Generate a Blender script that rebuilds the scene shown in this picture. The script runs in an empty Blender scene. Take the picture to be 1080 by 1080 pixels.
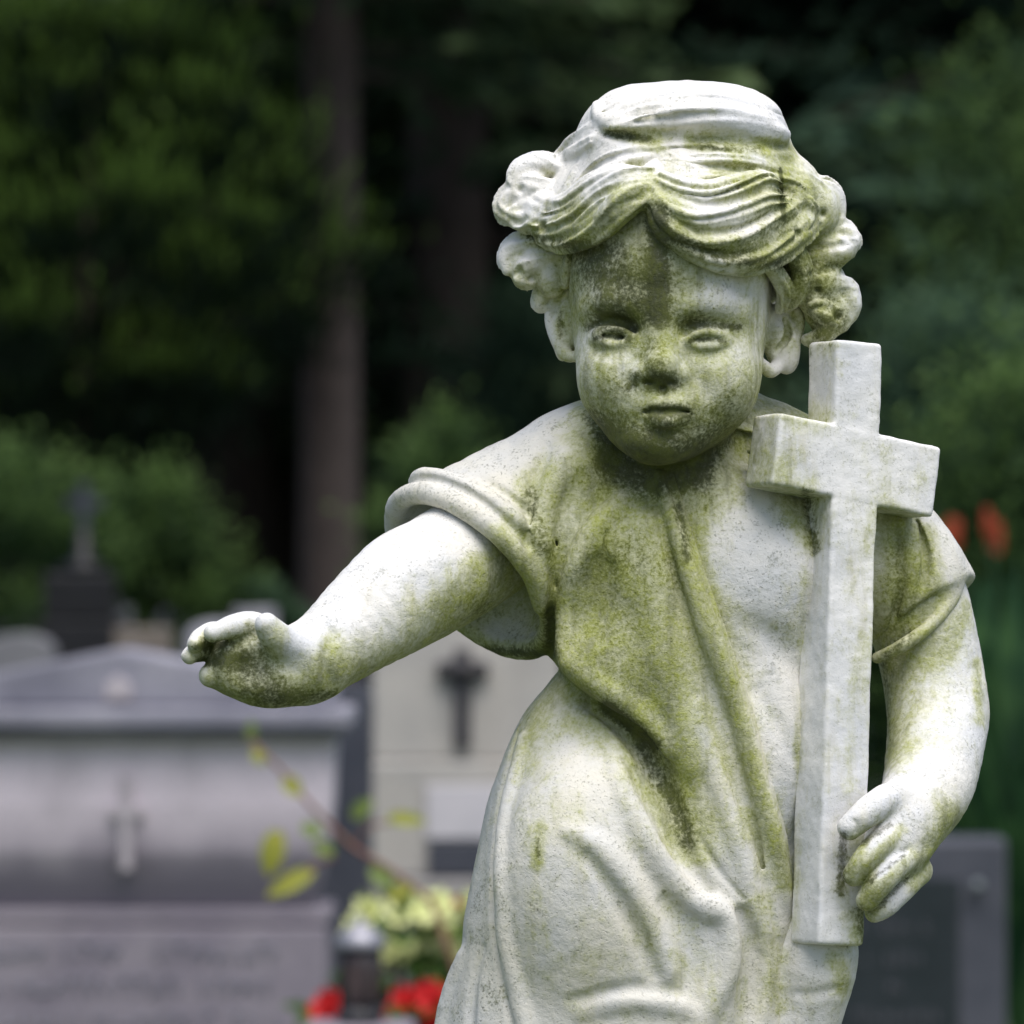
import bpy, bmesh, math, random
import numpy as np
from concurrent.futures import ThreadPoolExecutor
from mathutils import Vector, Matrix

# ------------------------------------------------------------------ scale
# The statue is modelled in millimetre-like units: S metres per unit, u to the right, v down, w away.
S = 0.62 / 1080
D = 3.0 / S                    # distance of the camera from the statue, in units
EYE = 1.6                      # camera height above ground
VOX = 2.0                      # sculpting resolution in units
F32 = np.float32

def P(x, y, w):
    f = 1 + w / D
    return np.array((540 + (x - 540) * f, 620 + (y - 620) * f, w), dtype=np.float64)

def to_world(p):
    p = np.asarray(p, dtype=np.float64)
    return np.stack(((p[..., 0] - 540) * S, p[..., 2] * S, EYE + (620 - p[..., 1]) * S), -1)

# ------------------------------------------------------------------ signed distance sculpting kit
def smin(a, b, k):
    if k <= 0: return np.minimum(a, b)
    h = np.maximum(k - np.abs(a - b), 0) / k
    return np.minimum(a, b) - h * h * (k * 0.25)

def smax(a, b, k):
    return -smin(-a, -b, k)

class Prim:
    def __init__(self, fn, lo, hi, local=False):
        self.fn, self.lo, self.hi, self.local = fn, np.asarray(lo, float), np.asarray(hi, float), local
    def __call__(self, p, blo=None, bhi=None):
        return self.fn(p, blo, bhi) if self.local else self.fn(p)

def rotm(rx=0, ry=0, rz=0):
    rx, ry, rz = (math.radians(a) for a in (rx, ry, rz))
    X = np.array(((1,0,0),(0,math.cos(rx),-math.sin(rx)),(0,math.sin(rx),math.cos(rx))))
    Y = np.array(((math.cos(ry),0,math.sin(ry)),(0,1,0),(-math.sin(ry),0,math.cos(ry))))
    Z = np.array(((math.cos(rz),-math.sin(rz),0),(math.sin(rz),math.cos(rz),0),(0,0,1)))
    return Z @ Y @ X

def ell(c, r, rot=None):
    c = np.asarray(P(*c)); r = np.asarray(r, float)
    R = np.eye(3) if rot is None else rotm(*rot)
    ext = np.abs(R) @ r
    Rt = (R / r[None, :]).astype(F32)              # p @ Rt  -> scaled local coordinates
    Rq = (R / (r * r)[None, :]).astype(F32)
    cf = c.astype(F32)
    def fn(p):
        q = p - cf
        k0 = np.linalg.norm(q @ Rt, axis=1); k1 = np.linalg.norm(q @ Rq, axis=1)
        return k0 * (k0 - 1) / np.maximum(k1, 1e-6)
    return Prim(fn, c - ext, c + ext)

def catmull(a, n):
    a = np.asarray(a, float)
    if len(a) == 2: return np.stack([a[0] + (a[1] - a[0]) * t for t in np.linspace(0, 1, 3)])
    e = np.vstack((2 * a[0] - a[1], a, 2 * a[-1] - a[-2])); out = []
    for i in range(1, len(e) - 2):
        for t in np.arange(n) / n:
            p0, p1, p2, p3 = e[i-1], e[i], e[i+1], e[i+2]
            out.append(0.5 * (2*p1 + (p2-p0)*t + (2*p0-5*p1+4*p2-p3)*t*t + (3*p1-p0-3*p2+p3)*t**3))
    out.append(a[-1]); return np.stack(out)

def chain(pts, radii, n=4, flat=None, proj=True):
    """tapered tube through pts; flat=(axis, factor) squashes the section along an axis"""
    pts = np.stack([P(*p) if proj else np.asarray(p, float) for p in pts])
    if np.isscalar(radii): radii = [radii] * len(pts)
    a = catmull(np.hstack((pts, np.asarray(radii, float)[:, None])), n)
    r = np.maximum(a[:, 3], 0.3); c = a[:, :3]
    lo = (c - r[:, None]).min(0); hi = (c + r[:, None]).max(0)
    M = None; rm = float(r.max())
    slo = np.minimum(c[:-1], c[1:]) - np.maximum(r[:-1], r[1:])[:, None] - 42; shi = np.maximum(c[:-1], c[1:]) + np.maximum(r[:-1], r[1:])[:, None] + 42
    if flat is not None:
        ax = np.asarray(flat[0], float); ax /= np.linalg.norm(ax)
        M = (np.eye(3) + (flat[1] - 1) * np.outer(ax, ax)).astype(F32)
        c = c @ M
    c = c.astype(F32); r = r.astype(F32)
    def fn(p, blo, bhi):
        q = p @ M if M is not None else p
        best = np.full(len(p), 60, F32) if blo is not None else None
        near = range(len(c) - 1) if blo is None else np.flatnonzero(((slo <= bhi) & (shi >= blo)).all(1))
        for i in near:
            ab = c[i+1] - c[i]; L = float(ab @ ab) + 1e-9
            ap = q - c[i]
            t = np.clip((ap @ ab) * (1 / L), 0, 1)
            dv = ap - t[:, None] * ab
            dd = np.sqrt(np.einsum('ij,ij->i', dv, dv)) - (r[i] + t * (r[i+1] - r[i]))
            best = dd if best is None else np.minimum(best, dd)
        return best
    return Prim(fn, lo, hi, True)

def loft(rows, power=2.0):
    """upright body of elliptic sections: rows of (v, left, right, front, back)"""
    rows = np.asarray(rows, float)
    a = catmull(rows, 8); a = a[np.argsort(a[:, 0])]
    v = a[:, 0]
    ff = 1.0
    cx = (a[:, 1] + a[:, 2]) / 2; hx = (a[:, 2] - a[:, 1]) / 2
    cz = (a[:, 3] + a[:, 4]) / 2; hz = (a[:, 4] - a[:, 3]) / 2
    lo = (a[:, 1].min(), v[0], a[:, 3].min()); hi = (a[:, 2].max(), v[-1], a[:, 4].max())
    def fn(p):
        y = p[:, 1]
        X = p[:, 0] - np.interp(y, v, cx); Z = p[:, 2] - np.interp(y, v, cz)
        A = np.interp(y, v, hx); B = np.interp(y, v, hz)
        k0 = (np.abs(X / A) ** power + np.abs(Z / B) ** power) ** (1 / power)
        k1 = np.sqrt((X / (A * A)) ** 2 + (Z / (B * B)) ** 2)
        dd = k0 * (k0 - 1) / np.maximum(k1, 1e-5)
        return smax(dd, np.maximum(v[0] - y, y - v[-1]), 20).astype(F32)
    return Prim(fn, lo, hi)

def prism(poly, w0, w1):
    """polygon in the u-v plane pushed through the depth range w0..w1"""
    poly = np.asarray(poly, float); n = len(poly)
    lo = (*poly.min(0), w0); hi = (*poly.max(0), w1)
    q = poly.astype(F32)
    def fn(p):
        x, y = p[:, 0], p[:, 1]; d2 = np.full(len(p), 1e12, F32); ins = np.zeros(len(p), bool)
        for i in range(n):
            ax, ay = q[i]; bx, by = q[(i+1) % n]; ex, ey = bx - ax, by - ay
            wx, wy = x - ax, y - ay
            t = np.clip((wx*ex + wy*ey) / (ex*ex + ey*ey + 1e-9), 0, 1)
            d2 = np.minimum(d2, (wx - ex*t)**2 + (wy - ey*t)**2)
            c = (ay > y) != (by > y)
            if ey != 0: ins ^= c & (x < ex * (y - ay) / ey + ax)
        dd = np.sqrt(d2) * np.where(ins, -1, 1)
        return np.maximum(dd, np.maximum(w0 - p[:, 2], p[:, 2] - w1)).astype(F32)
    return Prim(fn, lo, hi)

def half(c, n):
    c = P(*c).astype(F32); n = np.asarray(n, float); n = (n / np.linalg.norm(n)).astype(F32)
    return Prim(lambda p: (p - c) @ n, (-1e4,)*3, (1e4,)*3)

class Field:
    def __init__(self): self.ops = []; self.box = None
    def add(self, k, *prims):
        for q in prims: self.ops.append(('+', k, q))
        return self
    def sub(self, k, *prims):
        for q in prims: self.ops.append(('-', k, q))
        return self
    def cut(self, k, *prims):
        for q in prims: self.ops.append(('&', k, q))
        return self
    def _bounds(self):
        if self.box is None or self.box[0] != len(self.ops):
            a = [o for o in self.ops if o[0] == '+']
            self.box = (len(self.ops), np.min([o[2].lo - o[1] * .3 for o in a], axis=0), np.max([o[2].hi + o[1] * .3 for o in a], axis=0),
                        np.array([o[2].lo - o[1] if o[0] != '&' else (-1e9,) * 3 for o in self.ops]), np.array([o[2].hi + o[1] if o[0] != '&' else (1e9,) * 3 for o in self.ops]))
        return self.box
    lo = property(lambda self: self._bounds()[1])
    hi = property(lambda self: self._bounds()[2])
    def __call__(self, p, blo=None, bhi=None, margin=16):
        d = np.full(len(p), 60.0, F32)
        ops = self.ops
        if blo is not None:
            bx = self._bounds()
            ops = [ops[i] for i in np.flatnonzero(((bx[3] - margin <= bhi) & (bx[4] + margin >= blo)).all(1))]
        for mode, k, q in ops:
            v = q(p, blo, bhi)
            d = smin(d, v, k) if mode == '+' else smax(d, -v if mode == '-' else v, k)
        return d.astype(F32)
    def surf(self, x, y, off=0.0, w0=-330, w1=120):
        """point of the surface seen at (x, y), pushed out towards the viewer by off"""
        w = np.arange(w0, w1, 1.5)
        f = 1 + w / D
        p = np.stack((540 + (x-540)*f, 620 + (y-620)*f, w), -1).astype(F32)
        d = self(p)
        i = np.argmax(d < 0)
        if d[i] >= 0: i = int(np.argmin(d))
        elif i > 0:
            t = d[i-1] / (d[i-1] - d[i] + 1e-9)
            return (x, y, float(w[i-1] + t * 1.5 - off))
        return (x, y, float(w[i] - off))
    def on(self, pts, off=0.0):
        return [self.surf(x, y, off) for x, y in pts]

def mesh_field(field, vox, wear=0.0):
    """surface nets over the active blocks of the field -> verts (units), quads, outward normals, cavity"""
    lo = field.lo - 4 * vox; hi = field.hi + 4 * vox
    BL = 24
    n = (np.ceil((hi - lo) / (vox * BL)).astype(int)) * BL
    def evaluate(grid, mask, step):
        """fill grid (spacing step*vox) where mask is set, block by block so that far shapes are skipped"""
        idx = np.argwhere(mask); bs = BL // step if step < 4 else 2 * BL // step
        nb = n // (bs * step) + 1; bid = idx // bs
        key = (bid[:, 0] * nb[1] + bid[:, 1]) * nb[2] + bid[:, 2]
        order = np.argsort(key, kind='stable'); idx = idx[order]; key = key[order]
        cuts = np.flatnonzero(np.diff(key)) + 1
        def job(c):
            p = (lo + c * (step * vox)).astype(F32)
            grid[c[:, 0], c[:, 1], c[:, 2]] = field(p, p.min(0), p.max(0))
        with ThreadPoolExecutor(3) as ex: list(ex.map(job, np.split(idx, cuts)))
    up = lambda m, g: m[np.ix_(*[np.minimum((np.arange(k) + 1) // 2, m.shape[i] - 1) for i, k in enumerate(g)])]
    g8 = np.empty(tuple(n // 4), F32); evaluate(g8, np.ones(g8.shape, bool), 4)
    g4 = up(g8, n // 2); evaluate(g4, np.abs(g4) < 7.5 * vox, 2)
    grid = up(g4, n); evaluate(grid, np.abs(grid) < 3.0 * vox, 1)
    neg = grid < 0
    flat = grid.ravel()
    stride = np.array((n[1] * n[2], n[2], 1), dtype=np.int64)
    cells, pts, quads, flips = [], [], [], []
    for a in range(3):
        s0 = [slice(1, -1)] * 3; s1 = [slice(1, -1)] * 3
        s1[a] = slice(2, None)
        cr = np.argwhere(neg[tuple(s0)] != neg[tuple(s1)]) + 1
        i0 = cr @ stride; f0 = flat[i0]; f1 = flat[i0 + stride[a]]
        t = f0 / (f0 - f1)
        pt = cr.astype(np.float64); pt[:, a] += t
        b, c = (a + 1) % 3, (a + 2) % 3
        q = np.stack((i0 - stride[b] - stride[c], i0 - stride[c], i0, i0 - stride[b]), 1)
        q[f0 > 0] = q[f0 > 0][:, ::-1]
        quads.append(q)
        for k in range(4): cells.append(q[:, k]); pts.append(pt)
    quads = np.concatenate(quads); cells = np.concatenate(cells); pts = np.concatenate(pts)
    uq, inv = np.unique(cells, return_inverse=True)
    cnt = np.bincount(inv).astype(float)
    vs = np.stack([np.bincount(inv, pts[:, j]) / cnt for j in range(3)], 1)
    quads = np.searchsorted(uq, quads)
    # one gentle Taubin pass takes the grid out of the surface
    e = np.concatenate([quads[:, [k, (k + 1) % 4]] for k in range(4)])
    deg = np.bincount(e.ravel(), minlength=len(vs)).astype(float)
    for lam in (0.55, -0.57, 0.5, -0.52):
        nbv = np.stack([np.bincount(e[:, 0], vs[e[:, 1], j], len(vs)) + np.bincount(e[:, 1], vs[e[:, 0], j], len(vs)) for j in range(3)], 1)
        vs = vs + lam * (nbv / deg[:, None] - vs)
    vw = lo + vs * vox
    # normals
    fn = np.cross(vs[quads[:, 2]] - vs[quads[:, 0]], vs[quads[:, 3]] - vs[quads[:, 1]])
    nr = np.stack([sum(np.bincount(quads[:, k], fn[:, j], len(vs)) for k in range(4)) for j in range(3)], 1)
    nr /= np.linalg.norm(nr, axis=1)[:, None] + 1e-9
    out = 1.0
    ii = np.clip(np.rint(vs + nr * 1.2), 0, n - 1).astype(int)
    if np.mean(flat[ii @ stride] > 0) < 0.5:
        nr = -nr; quads = quads[:, ::-1]
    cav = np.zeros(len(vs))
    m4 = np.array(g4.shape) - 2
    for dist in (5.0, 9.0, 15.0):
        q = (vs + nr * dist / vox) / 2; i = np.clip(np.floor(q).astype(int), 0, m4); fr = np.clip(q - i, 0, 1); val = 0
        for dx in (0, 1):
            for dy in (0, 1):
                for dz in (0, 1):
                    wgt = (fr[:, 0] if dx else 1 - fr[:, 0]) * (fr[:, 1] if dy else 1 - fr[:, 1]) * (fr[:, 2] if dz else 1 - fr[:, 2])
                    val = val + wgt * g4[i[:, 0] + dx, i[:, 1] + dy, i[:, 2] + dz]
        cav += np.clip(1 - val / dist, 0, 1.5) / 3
    # worn, hand-cut surface: low-amplitude waves along the normal
    if wear:
        def waves(q, seed):
            r = np.random.default_rng(seed); tot = 0
            for i in range(7):
                d = r.normal(0, 1, 3); d /= np.linalg.norm(d); e = r.normal(0, 1, 3)
                tot = tot + np.sin(q @ d + 1.3 * np.sin(q @ e * .7 + i) + r.uniform(0, 6.28))
            return tot / 7
        vw = vw + nr * (wear * (1.5 * waves(vw / 17, 1) + .8 * waves(vw / 7, 2) + .45 * waves(vw / 3.4, 3)))[:, None]
    return vw, quads, nr, cav

# which way the quads wind in world space: (u,v,w)->(x,-z,y) is a proper rotation times a mirror, checked in link_mesh
def link_mesh(name, verts, quads, mat, parent=None, attrs=None, smooth=True):
    me = bpy.data.meshes.new(name)
    nv, nf = len(verts), len(quads)
    me.vertices.add(nv); me.vertices.foreach_set('co', np.asarray(verts, F32).ravel())
    me.loops.add(nf * 4); me.loops.foreach_set('vertex_index', np.asarray(quads, np.int32).ravel())
    me.polygons.add(nf)
    me.polygons.foreach_set('loop_start', np.arange(0, nf * 4, 4, dtype=np.int32))
    me.polygons.foreach_set('loop_total', np.full(nf, 4, np.int32))
    me.polygons.foreach_set('use_smooth', np.full(nf, smooth))
    me.update(calc_edges=True)
    for k, a in (attrs or {}).items():
        at = me.attributes.new(k, 'FLOAT', 'POINT'); at.data.foreach_set('value', np.asarray(a, F32))
    me.materials.append(mat)
    ob = bpy.data.objects.new(name, me); bpy.context.collection.objects.link(ob)
    if parent is not None: ob.parent = parent
    return ob
# ------------------------------------------------------------------ the statue, sculpted
HEM = [(704, 500), (716, 545), (738, 610), (762, 680), (787, 750), (806, 820), (822, 880), (834, 940), (842, 1000)]

def head_base():
    f = Field()
    f.add(0, ell((708, 262, -45), (110, 148, 125)))
    f.add(30, ell((706, 362, -75), (98, 122, 92)))
    f.add(28, ell((702, 284, -92), (86, 58, 80)))
    f.add(26, ell((656, 402, -114), (42, 46, 49)), ell((754, 403, -112), (42, 46, 49)))
    f.add(26, ell((698, 448, -122), (52, 40, 44)))
    f.add(16, ell((692, 465, -140), (31, 22, 24)))
    return f

def add_face(f, hb):
    s = hb.surf
    f.sub(22, ell(s(645, 345, 2), (26, 11, 9)), ell(s(746, 348, 2), (26, 11, 9)))
    f.add(24, chain(hb.on([(620, 326), (642, 317), (674, 320)], -5), [3, 7, 4]))
    f.add(24, chain(hb.on([(722, 322), (752, 319), (780, 329)], -5), [4, 7, 3]))
    # eyes: ball, heavy lowered lid, lower lid
    for (x, y) in ((645, 350), (746, 353)):
        f.add(8, ell(hb.surf(x, y + 3, -13.5), (21, 12, 15)))
        f.add(4, chain([hb.surf(x - 23, y + 5, -2.5), hb.surf(x - 12, y - .5, 0), hb.surf(x, y - 2.5, 1.2), hb.surf(x + 12, y - .5, 0), hb.surf(x + 23, y + 5, -2.5)], [2.2, 4, 4.6, 4, 2.2]))
        f.sub(2, chain([hb.surf(x - 18, y + 6, 1), hb.surf(x - 8, y + 4, 3.4), hb.surf(x + 8, y + 4, 3.4), hb.surf(x + 18, y + 6, 1)], [.8, 2, 2, .8]))
        f.add(7, chain([hb.surf(x - 21, y + 8, -3), hb.surf(x - 8, y + 13, -1.5), hb.surf(x + 8, y + 13, -1.5), hb.surf(x + 21, y + 8, -3)], [2, 3, 3, 2]))
        f.sub(4, chain([hb.surf(x - 22, y - 5, 1), hb.surf(x, y - 11, 1.5), hb.surf(x + 22, y - 5, 1)], [1, 2.2, 1]))
        f.sub(12, chain([hb.surf(x - 20, y + 20, 4), hb.surf(x, y + 24, 4), hb.surf(x + 18, y + 20, 4)], [1, 2, 1]))
    # nose
    f.add(20, chain([s(697, 322, -12), s(697, 342, -9), s(697, 362, -4), s(697, 380, 4)], [8, 8, 10, 13]))
    f.add(10, ell(s(697, 388, 7), (17, 14, 15)))
    f.add(8, ell(s(677, 394, 0), (11, 9, 11)), ell(s(716, 395, 0), (11, 9, 11)))
    f.sub(5, ell(s(685, 404, 7), (6.5, 3.6, 7)), ell(s(708, 405, 7), (6.5, 3.6, 7)))
    # muzzle and mouth
    f.add(18, ell(s(701, 424, -13), (37, 23, 20)))
    f.sub(6, chain([s(699, 410, 7.5), s(700, 421, 9)], [1.6, 2.2]))
    f.add(8, chain([s(684, 430, 0), s(692, 426, 5.5), s(702, 427, 7.5), s(713, 426, 5.5), s(722, 430, 0)], [4, 6, 6.5, 6, 4]))
    f.add(8, chain([s(688, 441, 0), s(702, 444, 6), s(717, 441, 0)], [5, 8, 5]))
    f.sub(4, chain([s(679, 434, 2), s(690, 433.5, 9), s(702, 435, 11), s(714, 433.5, 9), s(727, 434, 2)], [1.6, 1.9, 2.0, 1.9, 1.6]))
    f.sub(10, chain([s(684, 457, 6), s(701, 459, 8), s(717, 457, 6)], [1.5, 3, 1.5]))
    # ears
    f.add(6, ell((598, 343, -44), (14, 38, 15), (0, 0, 8)))
    f.add(4, chain([(603, 308, -52), (588, 310, -46), (580, 330, -42), (585, 354, -46), (597, 374, -54), (608, 377, -64)], [5, 6, 6, 6, 6.5, 5]))
    f.sub(4, chain([(592, 325, -58), (591, 345, -57), (598, 365, -62)], [4, 5, 4]))
    f.add(6, ell((822, 358, -44), (20, 38, 15), (0, 0, -16)))
    f.add(4, chain([(812, 335, -54), (826, 322, -48), (841, 332, -42), (841, 352, -42), (830, 374, -46), (814, 391, -56), (803, 384, -66)], [4, 6, 6.5, 6, 6, 8, 6]))
    f.sub(4, chain([(828, 338, -52), (830, 354, -52), (820, 370, -56)], [3, 5, 3]))
    return f

def make_body():
    hb = head_base()
    f = head_base()
    add_face(f, hb)
    t = Field()
    # neck, chest, belly
    t.add(0, loft([(400, 640, 770, -60, 60), (450, 632, 778, -72, 66), (490, 622, 800, -84, 74), (530, 600, 880, -92, 80),
                   (600, 590, 905, -101, 84), (670, 596, 895, -100, 82), (740, 600, 880, -94, 78), (800, 600, 868, -92, 76), (860, 600, 862, -92, 80),
                   (930, 600, 860, -96, 84), (1010, 600, 862, -96, 84), (1100, 600, 860, -90, 84)], 2.3))
    t.add(40, chain([(745, 445, 10), (830, 480, 15), (915, 560, 22)], [45, 48, 58]))
    t.add(30, ell((800, 600, -62), (62, 70, 45)))                       # breast beside the hem
    t.add(26, ell((800, 790, -60), (60, 90, 40)))
    t.sub(22, chain(t.on([(796, 660), (826, 684), (850, 712)], 8), [3, 6, 4]))
    t.sub(14, chain(t.on([(800, 730), (822, 765), (838, 800)], 5), [1, 4, 2]))
    # bent knee under the foot of the cross
    t.add(18, chain([(864, 960, -60), (868, 1006, -74), (852, 1080, -62), (820, 1180, -40)], [28, 38, 33, 40]))
    t.sub(10, chain(t.on([(838, 1048), (858, 1050), (882, 1044)], 3), [.5, 2, .5]))
    f.add(14, t)
    # outstretched arm
    a = Field()
    a.add(0, chain([(560, 540, 5), (500, 580, -28), (460, 606, -66), (412, 634, -112), (366, 670, -150), (333, 695, -176)], [60, 62, 61, 58, 47, 39]))
    a.add(20, ell((432, 610, -92), (52, 46, 54), (0, 0, -35)))
    # palm
    a.add(16, chain([(330, 698, -178), (285, 703, -196), (252, 698, -204)], [37, 38, 34], flat=((0.25, 0.1, 1), 1.55)))
    a.add(12, chain([(320, 716, -180), (280, 722, -198), (246, 712, -200)], [25, 22, 18]))          # heel of the hand
    a.sub(9, ell((264, 706, -236), (30, 23, 17)), chain([(240, 695, -232), (268, 728, -232)], [3, 4]))
    # thumb
    a.add(9, chain([(322, 690, -196), (302, 680, -214), (289, 670, -228), (281, 659, -236)], [21, 18, 16, 12.5]))
    # fingers: index on top, then middle and ring behind, the little one broken off
    a.add(7, chain([(284, 671, -196), (264, 659, -206), (245, 661, -222), (225, 668, -232)], [17, 14, 12.5, 10.5]))
    a.add(2.5, chain([(258, 678, -184), (230, 667, -196), (214, 672, -212), (207, 679, -222)], [15, 12, 11, 9.5]))
    a.add(2.5, chain([(252, 696, -182), (222, 687, -190), (206, 688, -204), (200, 692, -214)], [15, 11.5, 10, 8.5]))
    a.add(5, chain([(258, 714, -190), (234, 714, -198), (222, 713, -204)], [17, 13, 12]))
    a.cut(2, half((211, 712, -204), (-1, -.12, -.25)) if False else half((190, 712, -204), (-1, 0, 0)))
    a.sub(12, chain(a.on([(352, 668), (346, 695), (350, 725)], 3), [.5, 2, .5]))                  # wrist crease
    f.add(10, a)
    # arm that holds the cross
    c = Field()
    c.add(0, chain([(925, 570, 28), (962, 630, 34), (982, 700, 32), (988, 756, 12), (984, 806, -30), (974, 840, -66), (956, 868, -92)], [60, 58, 54, 53, 50, 45, 38]))
    c.add(16, ell((1002, 752, 18), (36, 50, 36)))
    c.add(12, chain([(970, 842, -78), (954, 872, -102), (944, 896, -112)], [40, 42, 38], flat=((.75, -.1, -.65), 1.25)))
    g = lambda pts, r: c.add(3.5, chain(pts, r))
    c.add(7, chain([(950, 840, -106), (930, 846, -132), (911, 860, -149), (896, 873, -152)], [19, 16.5, 15, 13]))     # index
    g([(946, 876, -120), (928, 890, -144), (912, 907, -153), (901, 923, -148)], [18, 14.5, 13, 11.5])
    g([(964, 896, -112), (946, 912, -140), (927, 932, -150), (915, 949, -146)], [18, 14.5, 13.5, 12])
    g([(968, 918, -92), (952, 936, -118), (934, 955, -130), (922, 962, -128)], [16, 14, 12, 10])
    c.sub(4, chain([(938, 868, -152), (922, 878, -160), (906, 892, -168)], [1, 3, 4]), chain([(956, 896, -142), (938, 908, -158), (916, 930, -166)], [1, 3, 3]))
    nx, ny = 896, 872
    c.sub(1.5, chain([c.surf(nx + 2, ny - 8, 0), c.surf(nx + 8, ny - 3, 0), c.surf(nx + 7, ny + 6, 0)], [1.3, 1.8, 1.3]))
    f.add(10, c)
    return f

def make_robe():
    f = Field()
    # upper body and shoulders
    up = Field()
    up.add(0, loft([(430, 640, 772, -66, 62), (470, 606, 830, -76, 78), (520, 585, 885, -96, 90), (580, 580, 906, -108, 94),
                    (640, 577, 900, -113, 92), (700, 572, 886, -114, 88), (760, 580, 872, -112, 88), (830, 600, 866, -114, 90), (900, 610, 858, -116, 92), (990, 620, 850, -116, 92)], 2.2))
    up.add(30, chain([(640, 490, 8), (590, 515, 4), (556, 530, 0)], [72, 74, 74]))
    up.add(26, ell((655, 600, -70), (66, 80, 46)), ell((650, 705, -74), (62, 60, 44)))
    over = [(560, 400), (576, 690), (594, 712), (634, 742), (668, 768), (700, 800), (718, 842), (728, 890), (790, 1010), (900, 1010), (980, 700), (980, 380)]
    up.cut(26, prism(over, -500, 500))
    up.add(18, chain([(640, 470, -40), (612, 500, -60)], [20, 30]))
    # skirt
    sk = Field()
    sk.add(0, loft([(690, 604, 800, -66, 70), (720, 578, 830, -82, 84), (760, 549, 845, -95, 92), (830, 519, 850, -110, 98), (880, 507, 852, -118, 100),
                    (960, 491, 852, -126, 104), (1000, 486, 850, -128, 106), (1080, 466, 850, -128, 112), (1200, 448, 868, -124, 120),
                    (1400, 438, 890, -120, 124), (1560, 426, 904, -124, 126), (1596, 424, 906, -126, 128)], 2.25))
    sk.add(40, ell((612, 930, -92), (80, 120, 60)))
    up0 = up.surf; base = Field().add(10, up).add(5, sk)
    f.add(10, up)
    # sleeve of the outstretched arm
    C = np.array((497, 604, -10.)); e1 = np.array((.707, .707, 0)); e2 = np.array((.315, -.315, -.895)); n = np.cross(e1, e2)
    if n[0] > 0: n = -n
    sl = Field()
    sl.add(0, chain([(630, 512, 6), (575, 540, 2), tuple(C - n * 10)], [72, 88, 108]))
    f.add(30, sl)
    f.cut(6, half(tuple(C), n)) if False else None
    # skirt joins below the overhanging bodice
    f.add(5, sk)
    f.sub(6, Field().add(0, ell(tuple(C + n * 62), (130, 130, 130))).cut(0, half(tuple(C), -n)))
    f.sub(5, chain([tuple(C - n * 58), tuple(C + n * 10), tuple(C + n * 40)], [56, 92, 104]))
    ring = lambda off, ra, k: [tuple(C + n * off + e1 * ra * math.cos(q) + e2 * ra * math.sin(q)) for q in np.linspace(0, 2 * math.pi, k)]
    f.add(4, chain(ring(-3, 106, 25), 12, 2))
    f.add(4, chain([tuple(C - n * (27 + 4 * math.sin(q * 2)) + (e1 * math.cos(q) + e2 * math.sin(q)) * 110) for q in np.linspace(-.05, math.pi * 1.02, 16)], [4] + [10.5] * 14 + [4], 2))
    f.sub(3, chain([tuple(C - n * 14.5 + (e1 * math.cos(q) + e2 * math.sin(q)) * 118) for q in np.linspace(0.0, math.pi * 1.0, 16)], 4.2, 2))
    f.sub(4, chain([tuple(C - n * 41 + (e1 * math.cos(q) + e2 * math.sin(q)) * 113) for q in np.linspace(0.3, math.pi * .9, 16)], [1] + [4] * 14 + [1], 2))
    shoulder = Field(); shoulder.ops = list(f.ops)
    # folds running from the sleeve up over the shoulder
    for pts, r in (([(558, 572), (560, 540), (564, 510), (577, 470)], [1, 3.5, 3.5, 2]), ([(584, 590), (588, 560), (596, 530), (612, 500)], [1, 3, 3.5, 2])):
        f.sub(12, chain(shoulder.on(pts, 3), r))
    f.add(14, chain(shoulder.on([(572, 640), (569, 585), (576, 530), (594, 485)], -4), [6, 9, 8, 5]))
    # edge of the bodice beside the sleeve
    f.sub(8, chain(shoulder.on([(580, 690), (583, 640), (592, 590), (610, 552), (640, 522)], 4), [5, 5, 4.5, 4, 2]))
    f.add(14, chain(shoulder.on([(596, 684), (600, 640), (610, 596), (630, 556), (655, 530)], -3), [10, 11, 10, 9, 5]))
    # bodice modelling
    f.sub(18, ell(base.surf(628, 630, 4), (16, 40, 12), (0, 0, 12)))
    f.add(20, chain(base.on([(680, 560), (690, 640), (706, 720), (728, 800)], -8), [10, 14, 15, 10]))
    f.sub(7, chain(base.on([(702, 540), (716, 610), (738, 690), (762, 770), (785, 850)], 3), [2, 5, 6, 5, 2]))
    f.sub(4, chain(base.on([(742, 735), (760, 790), (783, 850), (802, 910), (820, 985), (826, 1040)], 2), [1, 4, 5, 4.5, 3, 1]))
    f.add(10, chain(base.on([(734, 745), (748, 800), (764, 850), (785, 920), (800, 1000)], -4), [6, 9, 9, 9, 6]))
    # roll of cloth along the overhang and the shadowed hollow beneath it
    f.add(14, chain(base.on([(600, 700), (640, 730), (672, 752), (706, 790)], -2), [8, 9, 10, 8]))
    f.sub(10, chain([base.surf(618, 742, -2), base.surf(650, 764, -4), base.surf(684, 800, -3), base.surf(708, 850, -3), base.surf(726, 900, 2)], [4, 7, 12, 12, 5]))
    f.sub(4, chain(base.on([(622, 738), (644, 748), (668, 758), (690, 778), (704, 800)], 0), [2, 6, 7, 7, 3]))
    # skirt folds
    S1 = [(562, 742), (540, 800), (527, 860), (521, 920), (523, 985), (533, 1040), (548, 1110), (556, 1300)]
    f.sub(3, chain(base.on([(x - 3, y) for x, y in S1], 2), [2, 4, 5.5, 5.5, 5.5, 5.5, 5.5, 5]))
    f.add(10, chain(base.on([(552, 780), (536, 850), (530, 920), (533, 985), (545, 1040), (562, 1110)], -3), [5, 8, 9, 9, 9, 8]))
    f.add(11, chain(base.on([(646, 792), (658, 840), (684, 890), (716, 935), (744, 960)], -3), [4, 11, 14, 13, 9]))
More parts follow.
